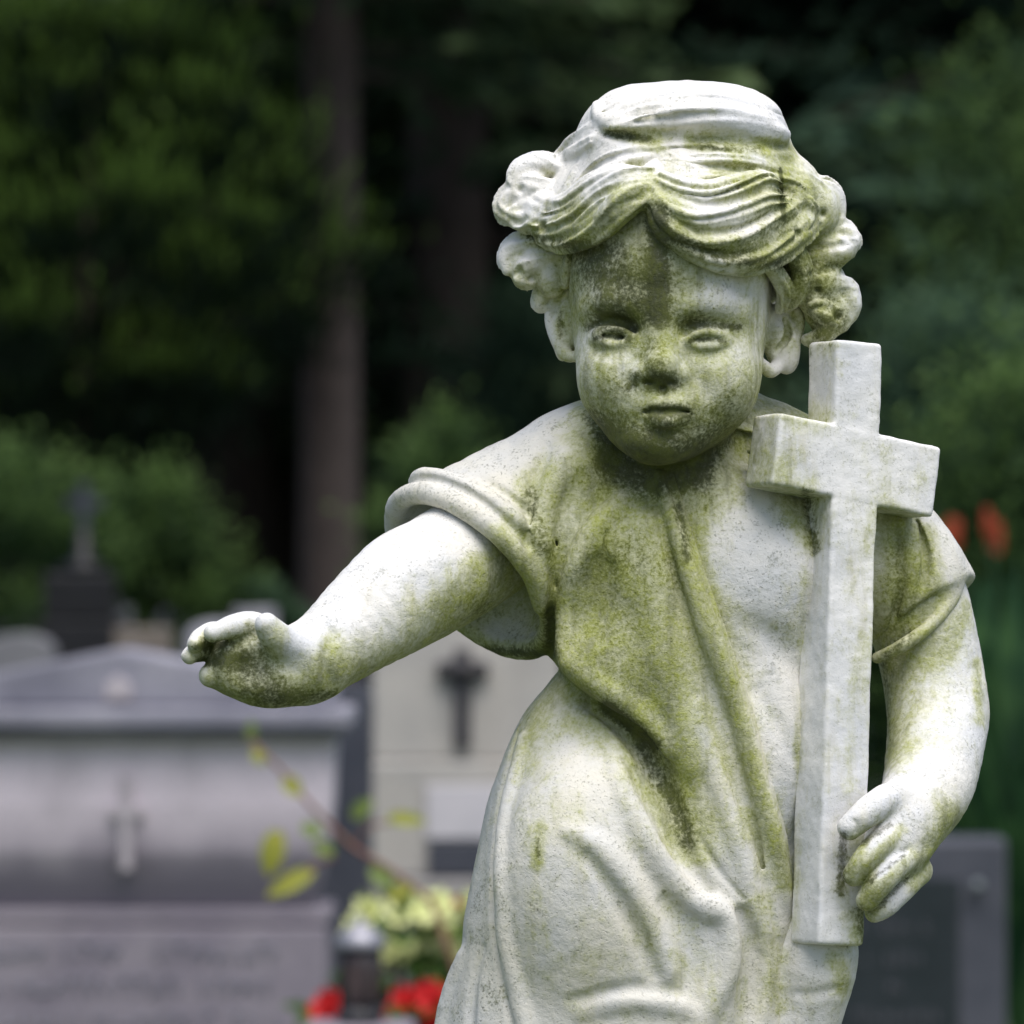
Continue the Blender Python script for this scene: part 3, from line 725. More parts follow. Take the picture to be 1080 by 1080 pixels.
class MB:
    """collects simple shapes into one mesh"""
    def __init__(self): self.bm = bmesh.new()
    def box(self, x0, x1, y0, y1, z0, z1, bevel=.008):
        t = bmesh.new(); bmesh.ops.create_cube(t, size=1)
        for v in t.verts: v.co = Vector((x0 + (v.co.x + .5) * (x1 - x0), y0 + (v.co.y + .5) * (y1 - y0), z0 + (v.co.z + .5) * (z1 - z0)))
        if bevel: bmesh.ops.bevel(t, geom=t.edges[:], offset=bevel, segments=2, affect='EDGES', profile=.6)
        self._merge(t); return self
    def prism(self, pts, y0, y1, bevel=.008):
        """outline in x-z pushed from y0 to y1"""
        t = bmesh.new()
        a = [t.verts.new((x, y0, z)) for x, z in pts]; b = [t.verts.new((x, y1, z)) for x, z in pts]
        t.faces.new(a); t.faces.new(b[::-1]); n = len(pts)
        for i in range(n): t.faces.new((a[i], b[i], b[(i+1) % n], a[(i+1) % n]))
        bmesh.ops.recalc_face_normals(t, faces=t.faces)
        if bevel: bmesh.ops.bevel(t, geom=t.edges[:], offset=bevel, segments=2, affect='EDGES', profile=.6)
        self._merge(t); return self
    def lathe(self, prof, c=(0, 0, 0), n=20):
        t = bmesh.new(); rings = []
        for r, z in prof: rings.append([t.verts.new((c[0] + r * math.cos(2*math.pi*i/n), c[1] + r * math.sin(2*math.pi*i/n), c[2] + z)) for i in range(n)])
        for a, b in zip(rings, rings[1:]):
            for i in range(n): t.faces.new((a[i], a[(i+1) % n], b[(i+1) % n], b[i]))
        t.faces.new(rings[0][::-1]); t.faces.new(rings[-1])
        for f in t.faces: f.smooth = True
        self._merge(t); return self
    def tube(self, pts, radii, n=8):
        pts = [Vector(p) for p in pts]; t = bmesh.new(); rings = []
        for i, p in enumerate(pts):
            d = (pts[min(i+1, len(pts)-1)] - pts[max(i-1, 0)]).normalized()
            u = d.cross(Vector((0, 1, .13))).normalized(); v = d.cross(u); r = radii[i] if hasattr(radii, '__len__') else radii
            rings.append([t.verts.new(p + (u * math.cos(2*math.pi*k/n) + v * math.sin(2*math.pi*k/n)) * r) for k in range(n)])
        for a, b in zip(rings, rings[1:]):
            for k in range(n): t.faces.new((a[k], a[(k+1) % n], b[(k+1) % n], b[k]))
        t.faces.new(rings[0][::-1]); t.faces.new(rings[-1])
        for f in t.faces: f.smooth = True
        self._merge(t); return self
    def blade(self, base, d, length, width, nrm, curl=.3, seg=4, cup=.15):
        """a leaf: tapering strip with a slight fold"""
        t = self.bm; d = Vector(d).normalized(); nrm = Vector(nrm); s = d.cross(nrm).normalized(); nrm = s.cross(d).normalized(); prev = None
        for i in range(seg + 1):
            q = i / seg; w = width * math.sin(math.pi * min(.97, .12 + .86 * q)) ** .8 * .5
            p = Vector(base) + d * (length * q) - nrm * (curl * length * q * q)
            row = (t.verts.new(p - s * w + nrm * cup * w), t.verts.new(p), t.verts.new(p + s * w + nrm * cup * w))
            if prev:
                t.faces.new((prev[0], prev[1], row[1], row[0])); t.faces.new((prev[1], prev[2], row[2], row[1]))
            prev = row
        return self
    def _merge(self, t):
        me = bpy.data.meshes.new('tmp'); t.to_mesh(me); t.free(); self.bm.from_mesh(me); bpy.data.meshes.remove(me)
    def build(self, name, mat, parent=None, loc=None):
        me = bpy.data.meshes.new(name); self.bm.to_mesh(me); self.bm.free(); me.materials.append(mat)
        o = bpy.data.objects.new(name, me); COL.objects.link(o)
        if parent is not None: o.parent = parent
        if loc is not None: o.location = loc
        return o

# ------------------------------------------------------------------ statue meshes with their weathering and painted shade
def paint(vw, nr, strokes):
    """weathering and painted shade patches: (points as seen from the front, radius, strength) laid on the surfaces that face forward"""
    f = 1 + vw[:, 2] / D
    x = 540 + (vw[:, 0] - 540) / f; y = 620 + (vw[:, 1] - 620) / f
    keep = np.ones(len(vw)); face = np.clip(.75 - nr[:, 2] * 1.2, 0, 1) * (vw[:, 2] < 90)
    for pts, r, st in strokes:
        pts = np.asarray(pts, float)
        sel = np.flatnonzero((x > pts[:, 0].min() - 2*r) & (x < pts[:, 0].max() + 2*r) & (y > pts[:, 1].min() - 2*r) & (y < pts[:, 1].max() + 2*r))
        if not len(sel): continue
        X, Y = x[sel], y[sel]; d2 = np.full(len(sel), 1e9)
        if len(pts) == 1: d2 = (X - pts[0, 0])**2 + (Y - pts[0, 1])**2
        for (ax, ay), (bx, by) in zip(pts[:-1], pts[1:]):
            ex, ey = bx - ax, by - ay; t = np.clip(((X-ax)*ex + (Y-ay)*ey) / (ex*ex + ey*ey + 1e-9), 0, 1)
            d2 = np.minimum(d2, (X-ax-ex*t)**2 + (Y-ay-ey*t)**2)
        c = st * np.exp(-d2 / (r * r) * 1.1) * face[sel]
        keep[sel] *= 1 - np.clip(c, 0, .98)
    return 1 - keep

MOSS = [
    # face
    ([(690, 215), (694, 330)], 42, .85), ([(620, 270), (680, 300)], 42, .7), ([(616, 330), (668, 345)], 26, .6), ([(696, 375), (697, 400)], 24, .75),
    ([(640, 465), (700, 485), (760, 462)], 30, .9), ([(618, 430), (650, 460)], 24, .8), ([(690, 435), (720, 436)], 26, .8), ([(775, 440), (795, 400)], 22, .65),
    ([(630, 390)], 30, .45), ([(750, 385)], 26, .35), ([(780, 335)], 20, .35), ([(725, 345), (775, 350)], 15, .55), ([(640, 420)], 30, .35), ([(600, 265), (606, 330)], 14, .35), ([(790, 290), (800, 360)], 14, .3),
    # neck, chest
    ([(625, 470), (690, 505), (760, 495)], 30, .9), ([(650, 520), (720, 535)], 34, .75), ([(810, 425), (860, 440)], 22, .85), ([(780, 460), (850, 540)], 26, .8), ([(845, 520), (858, 570)], 16, .8), ([(760, 520)], 40, .35),
    # bodice
    ([(640, 560), (620, 700)], 34, .72), ([(690, 560), (700, 700)], 44, .62), ([(660, 620), (670, 720)], 46, .6), ([(590, 600), (584, 690)], 14, .7), ([(600, 700), (660, 750), (710, 800), (722, 870)], 24, .95), ([(700, 700), (720, 800)], 30, .55),
    ([(560, 520), (580, 640)], 26, .5), ([(610, 460), (640, 520)], 22, .5), ([(570, 500)], 22, .45), ([(530, 560), (574, 660)], 12, .4),
    # hem
    ([(728, 560), (760, 690), (800, 830), (832, 930)], 15, .85), ([(716, 540), (740, 640)], 12, .6), ([(745, 745), (790, 880)], 9, .45),
    # skirt
    ([(545, 760), (600, 725)], 30, .62), ([(560, 790)], 40, .35), ([(620, 770), (690, 830)], 24, .5), ([(570, 870), (567, 910)], 8, .7), ([(560, 840), (640, 860)], 40, .22), ([(805, 950), (825, 1060)], 16, .35), ([(700, 850), (730, 900)], 20, .6),
    # outstretched arm and hand
    ([(530, 590), (470, 680), (400, 720)], 26, .75), ([(500, 600), (470, 640)], 20, .4), ([(330, 735), (240, 730)], 24, .95), ([(350, 690), (380, 725)], 22, .6), ([(250, 700)], 36, .85), ([(215, 690)], 20, .6), ([(480, 680), (575, 690)], 14, .75), ([(540, 640)], 40, .25),
    # sleeve and arm at the cross
    ([(945, 560), (962, 600), (945, 680)], 32, .95), ([(975, 560), (985, 640)], 12, .5), ([(934, 690), (938, 790)], 18, .9), ([(960, 790), (940, 810)], 14, .5), ([(1000, 870), (965, 930)], 16, .75), ([(905, 890), (890, 930)], 10, .8), ([(930, 935), (915, 965)], 12, .8), ([(950, 875), (915, 915)], 9, .7), ([(1018, 640), (1000, 690)], 12, .55), ([(1030, 700), (1034, 760)], 7, .6), ([(960, 900), (925, 940)], 8, .6), ([(990, 840), (1010, 860)], 16, .4),
    ([(880, 1010), (890, 1040)], 14, .55), ([(925, 545), (945, 545)], 10, .8),
    # hair
    ([(650, 140), (690, 150)], 10, .9), ([(730, 150), (830, 158)], 10, .9), ([(760, 185), (850, 200)], 24, .75), ([(600, 225), (660, 235)], 18, .6), ([(650, 205), (680, 195)], 9, .7), ([(560, 245), (600, 256)], 12, .7), ([(720, 250), (800, 272), (850, 255)], 18, .9), ([(830, 170), (835, 240)], 16, .75),
    ([(850, 260), (860, 300)], 26, .85), ([(870, 340)], 34, .9), ([(872, 215), (880, 240)], 18, .55), ([(880, 282), (895, 272)], 10, .6), ([(570, 310)], 14, .5), ([(545, 300)], 14, .3), ([(835, 300)], 18, .6), ([(590, 300)], 10, .5), ([(700, 215)], 16, .4), ([(540, 225)], 12, .3),
    # cross
    ([(915, 930), (905, 990)], 9, .75), ([(890, 940), (900, 985)], 12, .5), ([(935, 475), (935, 540)], 8, .4), ([(975, 500)], 14, .3), ([(900, 440), (925, 530)], 8, .35), ([(900, 700), (895, 830)], 6, .35), ([(848, 600), (838, 980)], 6, .3),
    # broad faint growth
    ([(640, 560), (660, 720)], 76, .5), ([(700, 440)], 60, .45), ([(640, 380), (780, 380)], 40, .25), ([(690, 300)], 50, .3), ([(760, 640), (800, 760)], 20, .15), ([(560, 900), (640, 1000)], 70, .12), ([(700, 980), (760, 1050)], 40, .15), ([(960, 620), (960, 680)], 34, .4), ([(985, 760)], 46, .4), ([(950, 780), (1000, 690)], 24, .35), ([(450, 650), (520, 620)], 40, .35), ([(400, 690), (330, 720)], 34, .35), ([(870, 320)], 46, .4), ([(800, 230)], 46, .35), ([(600, 230)], 40, .25), ([(550, 285)], 26, .3), ([(720, 840), (790, 900)], 30, .3), ([(610, 500), (560, 600)], 30, .3), ([(592, 340), (596, 375)], 12, .5), ([(300, 655), (285, 690)], 12, .3), ([(825, 360)], 18, .5), ([(895, 500), (900, 900)], 26, .12),
]
DARK = [  # dark lichen; thin strokes also paint shade at the eyelids and finger gaps
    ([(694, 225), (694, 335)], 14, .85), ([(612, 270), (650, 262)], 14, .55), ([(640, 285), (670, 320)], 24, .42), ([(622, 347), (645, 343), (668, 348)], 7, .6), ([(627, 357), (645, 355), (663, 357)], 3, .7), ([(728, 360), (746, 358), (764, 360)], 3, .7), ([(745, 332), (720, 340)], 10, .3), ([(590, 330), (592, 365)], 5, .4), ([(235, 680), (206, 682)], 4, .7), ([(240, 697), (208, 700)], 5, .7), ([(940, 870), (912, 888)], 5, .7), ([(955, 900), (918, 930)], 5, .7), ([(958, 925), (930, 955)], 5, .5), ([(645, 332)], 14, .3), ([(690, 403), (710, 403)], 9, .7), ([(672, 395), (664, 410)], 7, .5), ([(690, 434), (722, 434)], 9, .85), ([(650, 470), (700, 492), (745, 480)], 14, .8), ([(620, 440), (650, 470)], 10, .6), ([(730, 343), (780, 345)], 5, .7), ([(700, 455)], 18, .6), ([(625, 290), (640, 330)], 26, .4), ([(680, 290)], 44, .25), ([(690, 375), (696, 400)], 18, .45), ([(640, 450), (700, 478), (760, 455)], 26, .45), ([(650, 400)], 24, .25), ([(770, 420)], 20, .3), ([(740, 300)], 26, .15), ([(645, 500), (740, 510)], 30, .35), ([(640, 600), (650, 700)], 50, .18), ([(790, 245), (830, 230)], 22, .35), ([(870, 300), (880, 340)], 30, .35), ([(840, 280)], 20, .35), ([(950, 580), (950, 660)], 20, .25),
    ([(640, 485), (680, 508), (740, 500)], 15, .8), ([(560, 520), (574, 580)], 10, .45), ([(580, 640), (584, 690)], 6, .6), ([(640, 745), (690, 785)], 8, .95), ([(676, 790), (704, 835), (726, 888)], 13, .62), ([(660, 580), (700, 600)], 22, .2),  # growth, plus painted shade in the hollow under the bodice overhang
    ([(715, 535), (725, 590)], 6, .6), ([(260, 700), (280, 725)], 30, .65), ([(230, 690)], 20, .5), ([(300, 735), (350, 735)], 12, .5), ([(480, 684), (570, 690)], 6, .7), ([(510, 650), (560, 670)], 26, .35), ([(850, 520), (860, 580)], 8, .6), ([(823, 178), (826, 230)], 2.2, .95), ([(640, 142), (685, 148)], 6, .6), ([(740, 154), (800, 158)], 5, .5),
    ([(700, 245), (760, 272), (820, 278)], 9, .6), ([(560, 250), (620, 262)], 8, .5), ([(690, 235)], 10, .6), ([(870, 350)], 20, .4), ([(890, 880), (886, 940)], 7, .7), ([(905, 960), (912, 990)], 8, .5), ([(932, 700), (934, 780)], 8, .4), ([(960, 670), (935, 690)], 5, .5), ([(568, 880), (568, 905)], 3, .5), ([(558, 952), (572, 965)], 3, .5), ([(700, 940)], 3, .5), ([(855, 370), (852, 430)], 3, .2),
]

def build_statue():
    base = np.array((685 - 540, 1596, 0)); loc = Vector(((690 - 540) * S, 0, EYE + (620 - 1596) * S))
    root = empty('cherub_statue', loc)
    tag(root, 'mossy white marble cherub in a robe reaching out one hand and hugging a cross', 'statue')
    sh = np.array(loc)
    mats = {'body': marble_mat('marble_skin'), 'robe': marble_mat('marble_robe', 1.0, (.62, .595, .515), 1.0, (.55, .55, .535)), 'hair': marble_mat('marble_hair'), 'cross': marble_mat('marble_cross', .6, (.75, .74, .725), .5)}
    for nm, mk, wear in (('body', make_body, .8), ('robe', make_robe, .7), ('hair', make_hair, 1.3), ('cross', make_cross, .8)):
        vw, q, nr, cav = mesh_field(mk(), VOX, wear)
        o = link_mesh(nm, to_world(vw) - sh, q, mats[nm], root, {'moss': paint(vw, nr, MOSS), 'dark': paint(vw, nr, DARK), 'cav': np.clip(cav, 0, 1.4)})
        if nm == 'cross': o['label'] = 'plain white marble cross held against the shoulder'
    # plinth under the feet (below the picture)
    pm = stone_mat('plinth_granite', (.33, .33, .33), (.42, .41, .40), 7)
    pr = empty('statue_plinth', (loc.x, .0, 0)); tag(pr, 'square grey granite plinth under the marble cherub', 'plinth')
    zt = loc.z + .004
    MB().box(-.20, .20, -.17, .17, zt - .09, zt, .01).build('cap', pm, pr)
    MB().box(-.17, .17, -.145, .145, .22, zt - .091, .008).build('shaft', pm, pr)
    MB().box(-.26, .26, -.23, .23, -.05, .219, .012).build('base', pm, pr)
    return root

# ------------------------------------------------------------------ ground
def ground_z(y):
    B = y + 3
    return float(np.interp(B, [-400, 13, 30, 60, 120, 400], [0, 0, 1.12, 1.9, 12, 60]))

def build_ground():
    rows = [-60, -20, -3, 0, 3, 6, 10, 12, 15, 20, 27, 35, 45, 57, 75, 90, 117, 160, 240, 397]
    xs = [-300, -120, -60, -30, -15, -8, -4, 0, 4, 8, 15, 30, 60, 120, 300]
    bm = bmesh.new(); g = [[bm.verts.new((x, y, ground_z(y))) for x in xs] for y in rows]
    for a, b in zip(g, g[1:]):
        for i in range(len(xs) - 1): bm.faces.new((a[i], a[i+1], b[i+1], b[i]))
    m, nt, bs = new_mat('ground_grass'); N = NT(nt)
    a = N.noise(.8, 5, .6); b = N.noise(14, 4, .7)
    col = N.mix(N.ramp(b, .35, .7), (.03, .05, .018), (.07, .10, .03))
    col = N.mix(N.math('MULTIPLY', N.ramp(a, .5, .66), .7), col, (.10, .09, .075))
    nt.links.new(col, bs.inputs['Base Color']); bs.inputs['Roughness'].default_value = .9; N.bump(b, .5, .03, bs)
    me = bpy.data.meshes.new('ground'); bm.to_mesh(me); bm.free(); me.materials.append(m)
    o = bpy.data.objects.new('ground', me); COL.objects.link(o); tag(o, kind='structure')
    # gravel path across the slope
    bm = bmesh.new(); ys = [15.0, 17, 20, 24, 27.0]
    g = [[bm.verts.new((x, y, ground_z(y) + .012)) for x in (-40, -20, -8, 0, 8, 20, 40)] for y in ys]
    for a, b in zip(g, g[1:]):
        for i in range(6): bm.faces.new((a[i], a[i+1], b[i+1], b[i]))
    me = bpy.data.meshes.new('gravel_path'); bm.to_mesh(me); bm.free(); me.materials.append(stone_mat('gravel', (.20, .20, .215), (.28, .28, .30), 3, (.09, .09, .095), .4, .9, 60))
    o = bpy.data.objects.new('gravel_path', me); COL.objects.link(o); tag(o, kind='structure')

# ------------------------------------------------------------------ gravestones and grave things
def cross_pts(cx, cz, h, w, t, arm):
    """latin cross outline: centre top at cz, height h, arm span w, bar thickness t, arm centre below top"""
    a = t / 2
    return [(cx-a, cz), (cx+a, cz), (cx+a, cz-arm+a), (cx+w/2, cz-arm+a), (cx+w/2, cz-arm-a), (cx+a, cz-arm-a), (cx+a, cz-h), (cx-a, cz-h), (cx-a, cz-arm-a), (cx-w/2, cz-arm-a), (cx-w/2, cz-arm+a), (cx-a, cz-arm+a)]

def scribbles(mb, x0, x1, y, zs, h, seed, th=.004):
    """rows of worn, unreadable raised strokes where an inscription has weathered away"""
    r = random.Random(seed)
    for z, (a, b) in zs:
        x = x0 + (x1 - x0) * a
        while x < x0 + (x1 - x0) * b:
            w = h * r.uniform(.35, .7)
            if r.random() < .86:
                mb.box(x, x + h * .16, y, y + th, z, z + h * r.uniform(.75, 1), 0)
                if r.random() < .7: zz = z + h * r.choice((.05, .42, .8)); mb.box(x + h*.17, x + w, y + .0005, y + th, zz, zz + h * .15, 0)
            x += w + h * .28
    za = [z for z, _ in zs]; mb.box(x0 - h, x1 + h, y + th * .66, y + th * .95, min(za) - h * .4, max(za) + h * 1.4, 0)
    return mb

def build_graves():
    k = lambda B: S * B / 3
    # --- wide pedimented tomb on the left
    B = 10.0; c = at(133, 620, B); y = c.y; root = empty('pedimented_tombstone', (c.x, y, 0)); s = k(B)
    X = lambda px: (px - 133) * s
    Z = lambda py: EYE + (620 - py) * s
    tag(root, 'wide pinkish grey tombstone with a low pediment and a small raised cross', 'tombstone')
    m1 = stone_mat('tomb_sandstone', (.40, .37, .385), (.30, .285, .31), 5, (.09, .085, .095), .55, .8, 70)
    m1d = stone_mat('tomb_dark_stone', (.19, .17, .205), (.26, .235, .265), 5, (.07, .07, .08), .5, .75, 70)  # darker stone for the ledge, lower panel and plinth
    m2 = stone_mat('tomb_slate', (.17, .17, .215), (.27, .265, .31), 6, (.06, .06, .075), .5, .7, 80)
    MB().prism([(X(-92), Z(745)), (X(-92), Z(728)), (X(-70), Z(722)), (X(125), Z(684)), (X(330), Z(722)), (X(352), Z(728)), (X(352), Z(745))], -.02, .30, .01).build('pediment', m2, root)
    MB().box(X(-112), X(372), -.06, .34, Z(769), Z(745.6), .014).box(X(-100), X(360), -.035, .32, Z(779), Z(769.5), .006).build('cornice', m2, root)
    w0, w1 = -86, 352
    prof = [(0, 779.5), (.004, 800), (.012, 850), (.03, 900), (.055, 935), (.075, 958)]
    bm = bmesh.new(); rings = []
    for dy, py in prof:
        e = dy * .55
        rings.append([bm.verts.new(v) for v in ((X(w0) + e, dy, Z(py)), (X(w1) - e, dy, Z(py)), (X(w1) - e, .30, Z(py)), (X(w0) + e, .30, Z(py)))])
    for a, b in zip(rings, rings[1:]):
        for i in range(4): bm.faces.new((a[i], b[i], b[(i+1) % 4], a[(i+1) % 4]))
    bm.faces.new(rings[-1]); bm.faces.new(rings[0][::-1]); bmesh.ops.recalc_face_normals(bm, faces=bm.faces)
    # height gradient: pale above, darker towards the ledge
    m, nt, bs = new_mat('tomb_graded_stone'); N = NT(nt); a = N.noise(5, 5, .62, 0, (1, 1, .35)); g = N.noise(80, 3, .7)
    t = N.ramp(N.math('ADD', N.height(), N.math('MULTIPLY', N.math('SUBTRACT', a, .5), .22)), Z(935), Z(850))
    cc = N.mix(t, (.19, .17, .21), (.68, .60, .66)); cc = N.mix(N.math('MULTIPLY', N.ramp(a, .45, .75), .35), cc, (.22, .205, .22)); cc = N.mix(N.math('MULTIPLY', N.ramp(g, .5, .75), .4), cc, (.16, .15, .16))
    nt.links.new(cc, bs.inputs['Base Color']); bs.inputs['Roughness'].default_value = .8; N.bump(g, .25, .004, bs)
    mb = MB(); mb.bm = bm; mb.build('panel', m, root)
    MB().box(X(-92), X(348), .045, .34, Z(976), Z(960), .008).build('ledge', m1d, root)
    lo = MB().box(X(-88), X(344), .03, .36, .16, Z(978.6), .008).build('lower_panel', m1d, root)
    scribbles(MB(), X(-60), X(318), .022, [(Z(1012), (.02, .98)), (Z(1048), (.1, .92)), (Z(1084), (.0, .96)), (Z(1118), (.2, .8))], .036, 3, .014).build('inscription', m2, lo)
    MB().box(X(-110), X(370), -.12, .45, -.05, .159, .015).build('plinth', m1d, root)
    m3 = stone_mat('worn_pale_relief', (.44, .40, .43), (.34, .31, .335), 9, (.2, .19, .2), .3)
    MB().prism(cross_pts(X(133), Z(818), 100 * s, 34 * s, 12 * s, 38 * s), -.005, .03, .003).build('cross', m3, root)
    r_ = MB().prism([(X(112), Z(738)), (X(112), Z(722)), (X(125), Z(712)), (X(140), Z(722)), (X(140), Z(738))], -.032, -.019, .004).build('emblem', m3, root)
    # --- dark slab behind its right end
    B = 10.9; s = k(B); c = at(330, 620, B); root = empty('dark_tombstone', (c.x, c.y, 0)); tag(root, 'narrow blue black stone slab rising behind the right end of the pedimented tomb', 'tombstone')
    ms = stone_mat('dark_slate', (.035, .04, .055), (.055, .058, .075), 6, (.02, .02, .03), .4, .45, 60, .5)
    h = EYE + (620 - 722) * s
    MB().prism([(-.16, .10), (-.16, h - .03), (-.12, h), (62*s - .03, h), (62*s, h - .03), (62*s, .10)], 0, .16, .006).build('slab', ms, root)
    MB().box(-.22, 72*s, -.06, .24, -.05, .099, .01).build('base', ms, root)
    # --- pale headstone with a dark metal cross
    B = 11.6; s = k(B); c = at(488, 620, B); root = empty('pale_headstone', (c.x, c.y, 0)); tag(root, 'pale beige headstone with a dark metal cross and a white plaque', 'headstone')
    X = lambda px: (px - 488) * s
    Z = lambda py: EYE + (620 - py) * s
    mp = stone_mat('pale_limestone', (.42, .40, .37), (.33, .32, .305), 5, (.15, .12, .09), .45, .8, 70)
    MB().prism([(X(392), Z(802)), (X(392), Z(652)), (X(420), Z(640)), (X(565), Z(640)), (X(592), Z(652)), (X(592), Z(802))], 0, .18, .012).build('slab', mp, root)
    MB().box(X(388), X(598), -.03, .22, Z(925), Z(802.6), .012).build('block', mp, root)
    MB().box(X(380), X(606), -.08, .28, -.05, Z(925.6), .012).build('base', stone_mat('headstone_foot', (.2, .2, .2), (.26, .25, .25), 6), root)
    mi = plain_mat('dark_bronze', (.045, .045, .055), (.06, .055, .055), .6, 40, .3)
    cr = MB().prism(cross_pts(0, Z(684), 104*s, 54*s, 17*s, 22*s), -.03, -.002, .005).build('metal_cross', mi, root)
    MB().lathe([(.001, -.02), (.02, -.016), (.024, 0), (.02, .016), (.001, .02)], (0, 0, 0), 12).build('boss', mi, cr, (0, -.035, Z(706)))
    MB().box(X(450), X(572), -.042, -.031, Z(884), Z(828), .003).build('plaque', plain_mat('white_enamel', (.52, .50, .53), (.45, .44, .47), .4, 12), root)
    MB().box(X(452), X(570), -.05, -.031, Z(922), Z(888), .003).build('name_panel', ms, root)
    # --- polished dark headstone on the right
    B = 10.2; s = k(B); c = at(960, 620, B); root = empty('polished_headstone', (c.x, c.y, 0)); tag(root, 'polished dark grey granite headstone with a raised border beside the marble cross', 'headstone')
    X = lambda px: (px - 960) * s
    Z = lambda py: EYE + (620 - py) * s
    mg = stone_mat('dark_granite', (.046, .05, .066), (.07, .073, .092), 8, (.05, .05, .06), .35, .4, 120, .5)
    mk = stone_mat('black_granite', (.012, .018, .022), (.02, .026, .032), 8, (.02, .022, .03), .3, .3, 120, .5)
    MB().prism([(X(850), .13), (X(850), Z(884)), (X(1062), Z(884)), (X(1062), .13)], 0, .15, .012).build('slab', mg, root)
    pn = MB().box(X(872), X(1012), -.006, -.0005, .3, Z(926), .002).build('dark_panel', mk, root)
    scribbles(MB(), X(890), X(1000), -.010, [(Z(984), (.15, .9)), (Z(1017), (.2, .75)), (Z(1046), (.35, .6)), (Z(1078), (.1, .9)), (Z(1100), (.25, .8))], .026, 5, .007).build('inscription', plain_mat('dull_lettering', (.10, .10, .12), None, .6), pn)
    MB().lathe([(.001, 0), (.016, .004), (.012, .02), (.001, .026)], (0, 0, 0), 10).build('rose_ornament', plain_mat('tarnished_metal', (.12, .14, .15), None, .5), root, (X(1030), -.022, Z(940)))
    MB().box(X(836), X(1076), -.08, .24, -.05, .129, .012).build('base', mg, root)
    # --- grave lantern
    B = 8.15; s = k(B); c = at(380, 620, B); gz = EYE + (620 - 1078) * s
    root = empty('grave_lantern', (c.x, c.y, gz)); tag(root, 'small black grave lantern with a pale domed lid', 'lantern')
    mm = plain_mat('lantern_black', (.05, .05, .055), None, .45, 30, .3); ml = plain_mat('lantern_zinc', (.30, .30, .34), (.22, .22, .25), .45, 30, .5)
    MB().lathe([(.036, 0), (.04, .005), (.036, .02), (.03, .026)], n=16).build('foot', mm, root)
    MB().lathe([(.028, .027), (.031, .05), (.031, .10), (.028, .12)], n=16).build('glass', plain_mat('dark_red_glass', (.07, .05, .055), None, .15, 20, 0, .5), root)
    for a in range(4):
        q = a * math.pi / 2 + .4; MB().tube([(.034*math.cos(q), .034*math.sin(q), .022), (.034*math.cos(q), .034*math.sin(q), .124)], .0035, 6).build('bar', mm, root)
    MB().lathe([(.042, .122), (.044, .128), (.036, .145), (.02, .158), (.008, .163), (.006, .172), (.001, .176)], n=16).build('lid', ml, root)
    st = empty('lantern_stand', (c.x, c.y + .0, 0)); tag(st, 'low grey stone block under the grave lantern', 'stone block')
    MB().box(-.09, .09, -.08, .10, -.03, gz - .002, .01).build('block', m1d, st)

def flower_bunch(name, label, cat, px, py, B, spread, nf, col1, col2, nleaf, seed, petal=.018, group=None):
    """a bedding plant: stems, leaves and many-petalled blossoms"""
    r = random.Random(seed); c = at(px, py, B); gz = ground_z(c.y)
    root = empty(name, (c.x, c.y, gz)); tag(root, label, cat, group); H = c.z - gz
    lm = leaf_mat('bedding_leaf', (.03, .07, .015), (.09, .16, .03), 20); mb = MB(); fl = MB(); st = MB()
    heads = []
    for i in range(nf):
        a, q = r.uniform(0, 6.28), r.random() ** .5
        heads.append(Vector((math.cos(a) * q * spread, math.sin(a) * q * spread * .6, H + r.uniform(-.6, .5) * spread)))
    for h in heads:
        st.tube([(h.x * .3, h.y * .3, H * .3), (h.x * .7, h.y * .7, H * .7), h], [.004, .003, .002], 5)
        d = Vector((h.x * 2 + r.uniform(-.1, .1), -spread * 1.2, spread * .9)).normalized(); u = d.orthogonal().normalized(); v = d.cross(u)
        for ring, (rad, n) in enumerate(((1, 7), (.62, 5))):
            for j in range(n):
                q = 6.28 * j / n + ring * .5; dr = (u * math.cos(q) + v * math.sin(q)) * (.9 if ring == 0 else .6) + d * (.35 + .5 * ring)
                fl.blade(h, dr, petal * rad * 1.4, petal * rad * 1.1, d, -.25, 3)
    for i in range(nleaf):
        a, q = r.uniform(0, 6.28), r.random() ** .5; z = H + r.uniform(-2.4, .25) * spread
        p = Vector((math.cos(a) * q * spread * 1.1, math.sin(a) * q * spread * .7, max(.05, z)))
        mb.blade(p, (math.cos(a), math.sin(a) - .4, r.uniform(-.1, .7)), r.uniform(.05, .09), r.uniform(.03, .05), (0, -.3, 1), .3, 3)
    st.build('stem', lm, root); o = mb.build('leaf', lm, root); rand_attr(o, seed); fl.build('blossom', plain_mat(name + '_petal', col1, col2, .6, 60), root)
    return root

def rand_attr(o, seed):
    n = len(o.data.vertices); at_ = o.data.attributes.new('tip', 'FLOAT', 'POINT')
    at_.data.foreach_set('value', np.random.default_rng(seed).uniform(.1, .9, n).astype(F32))

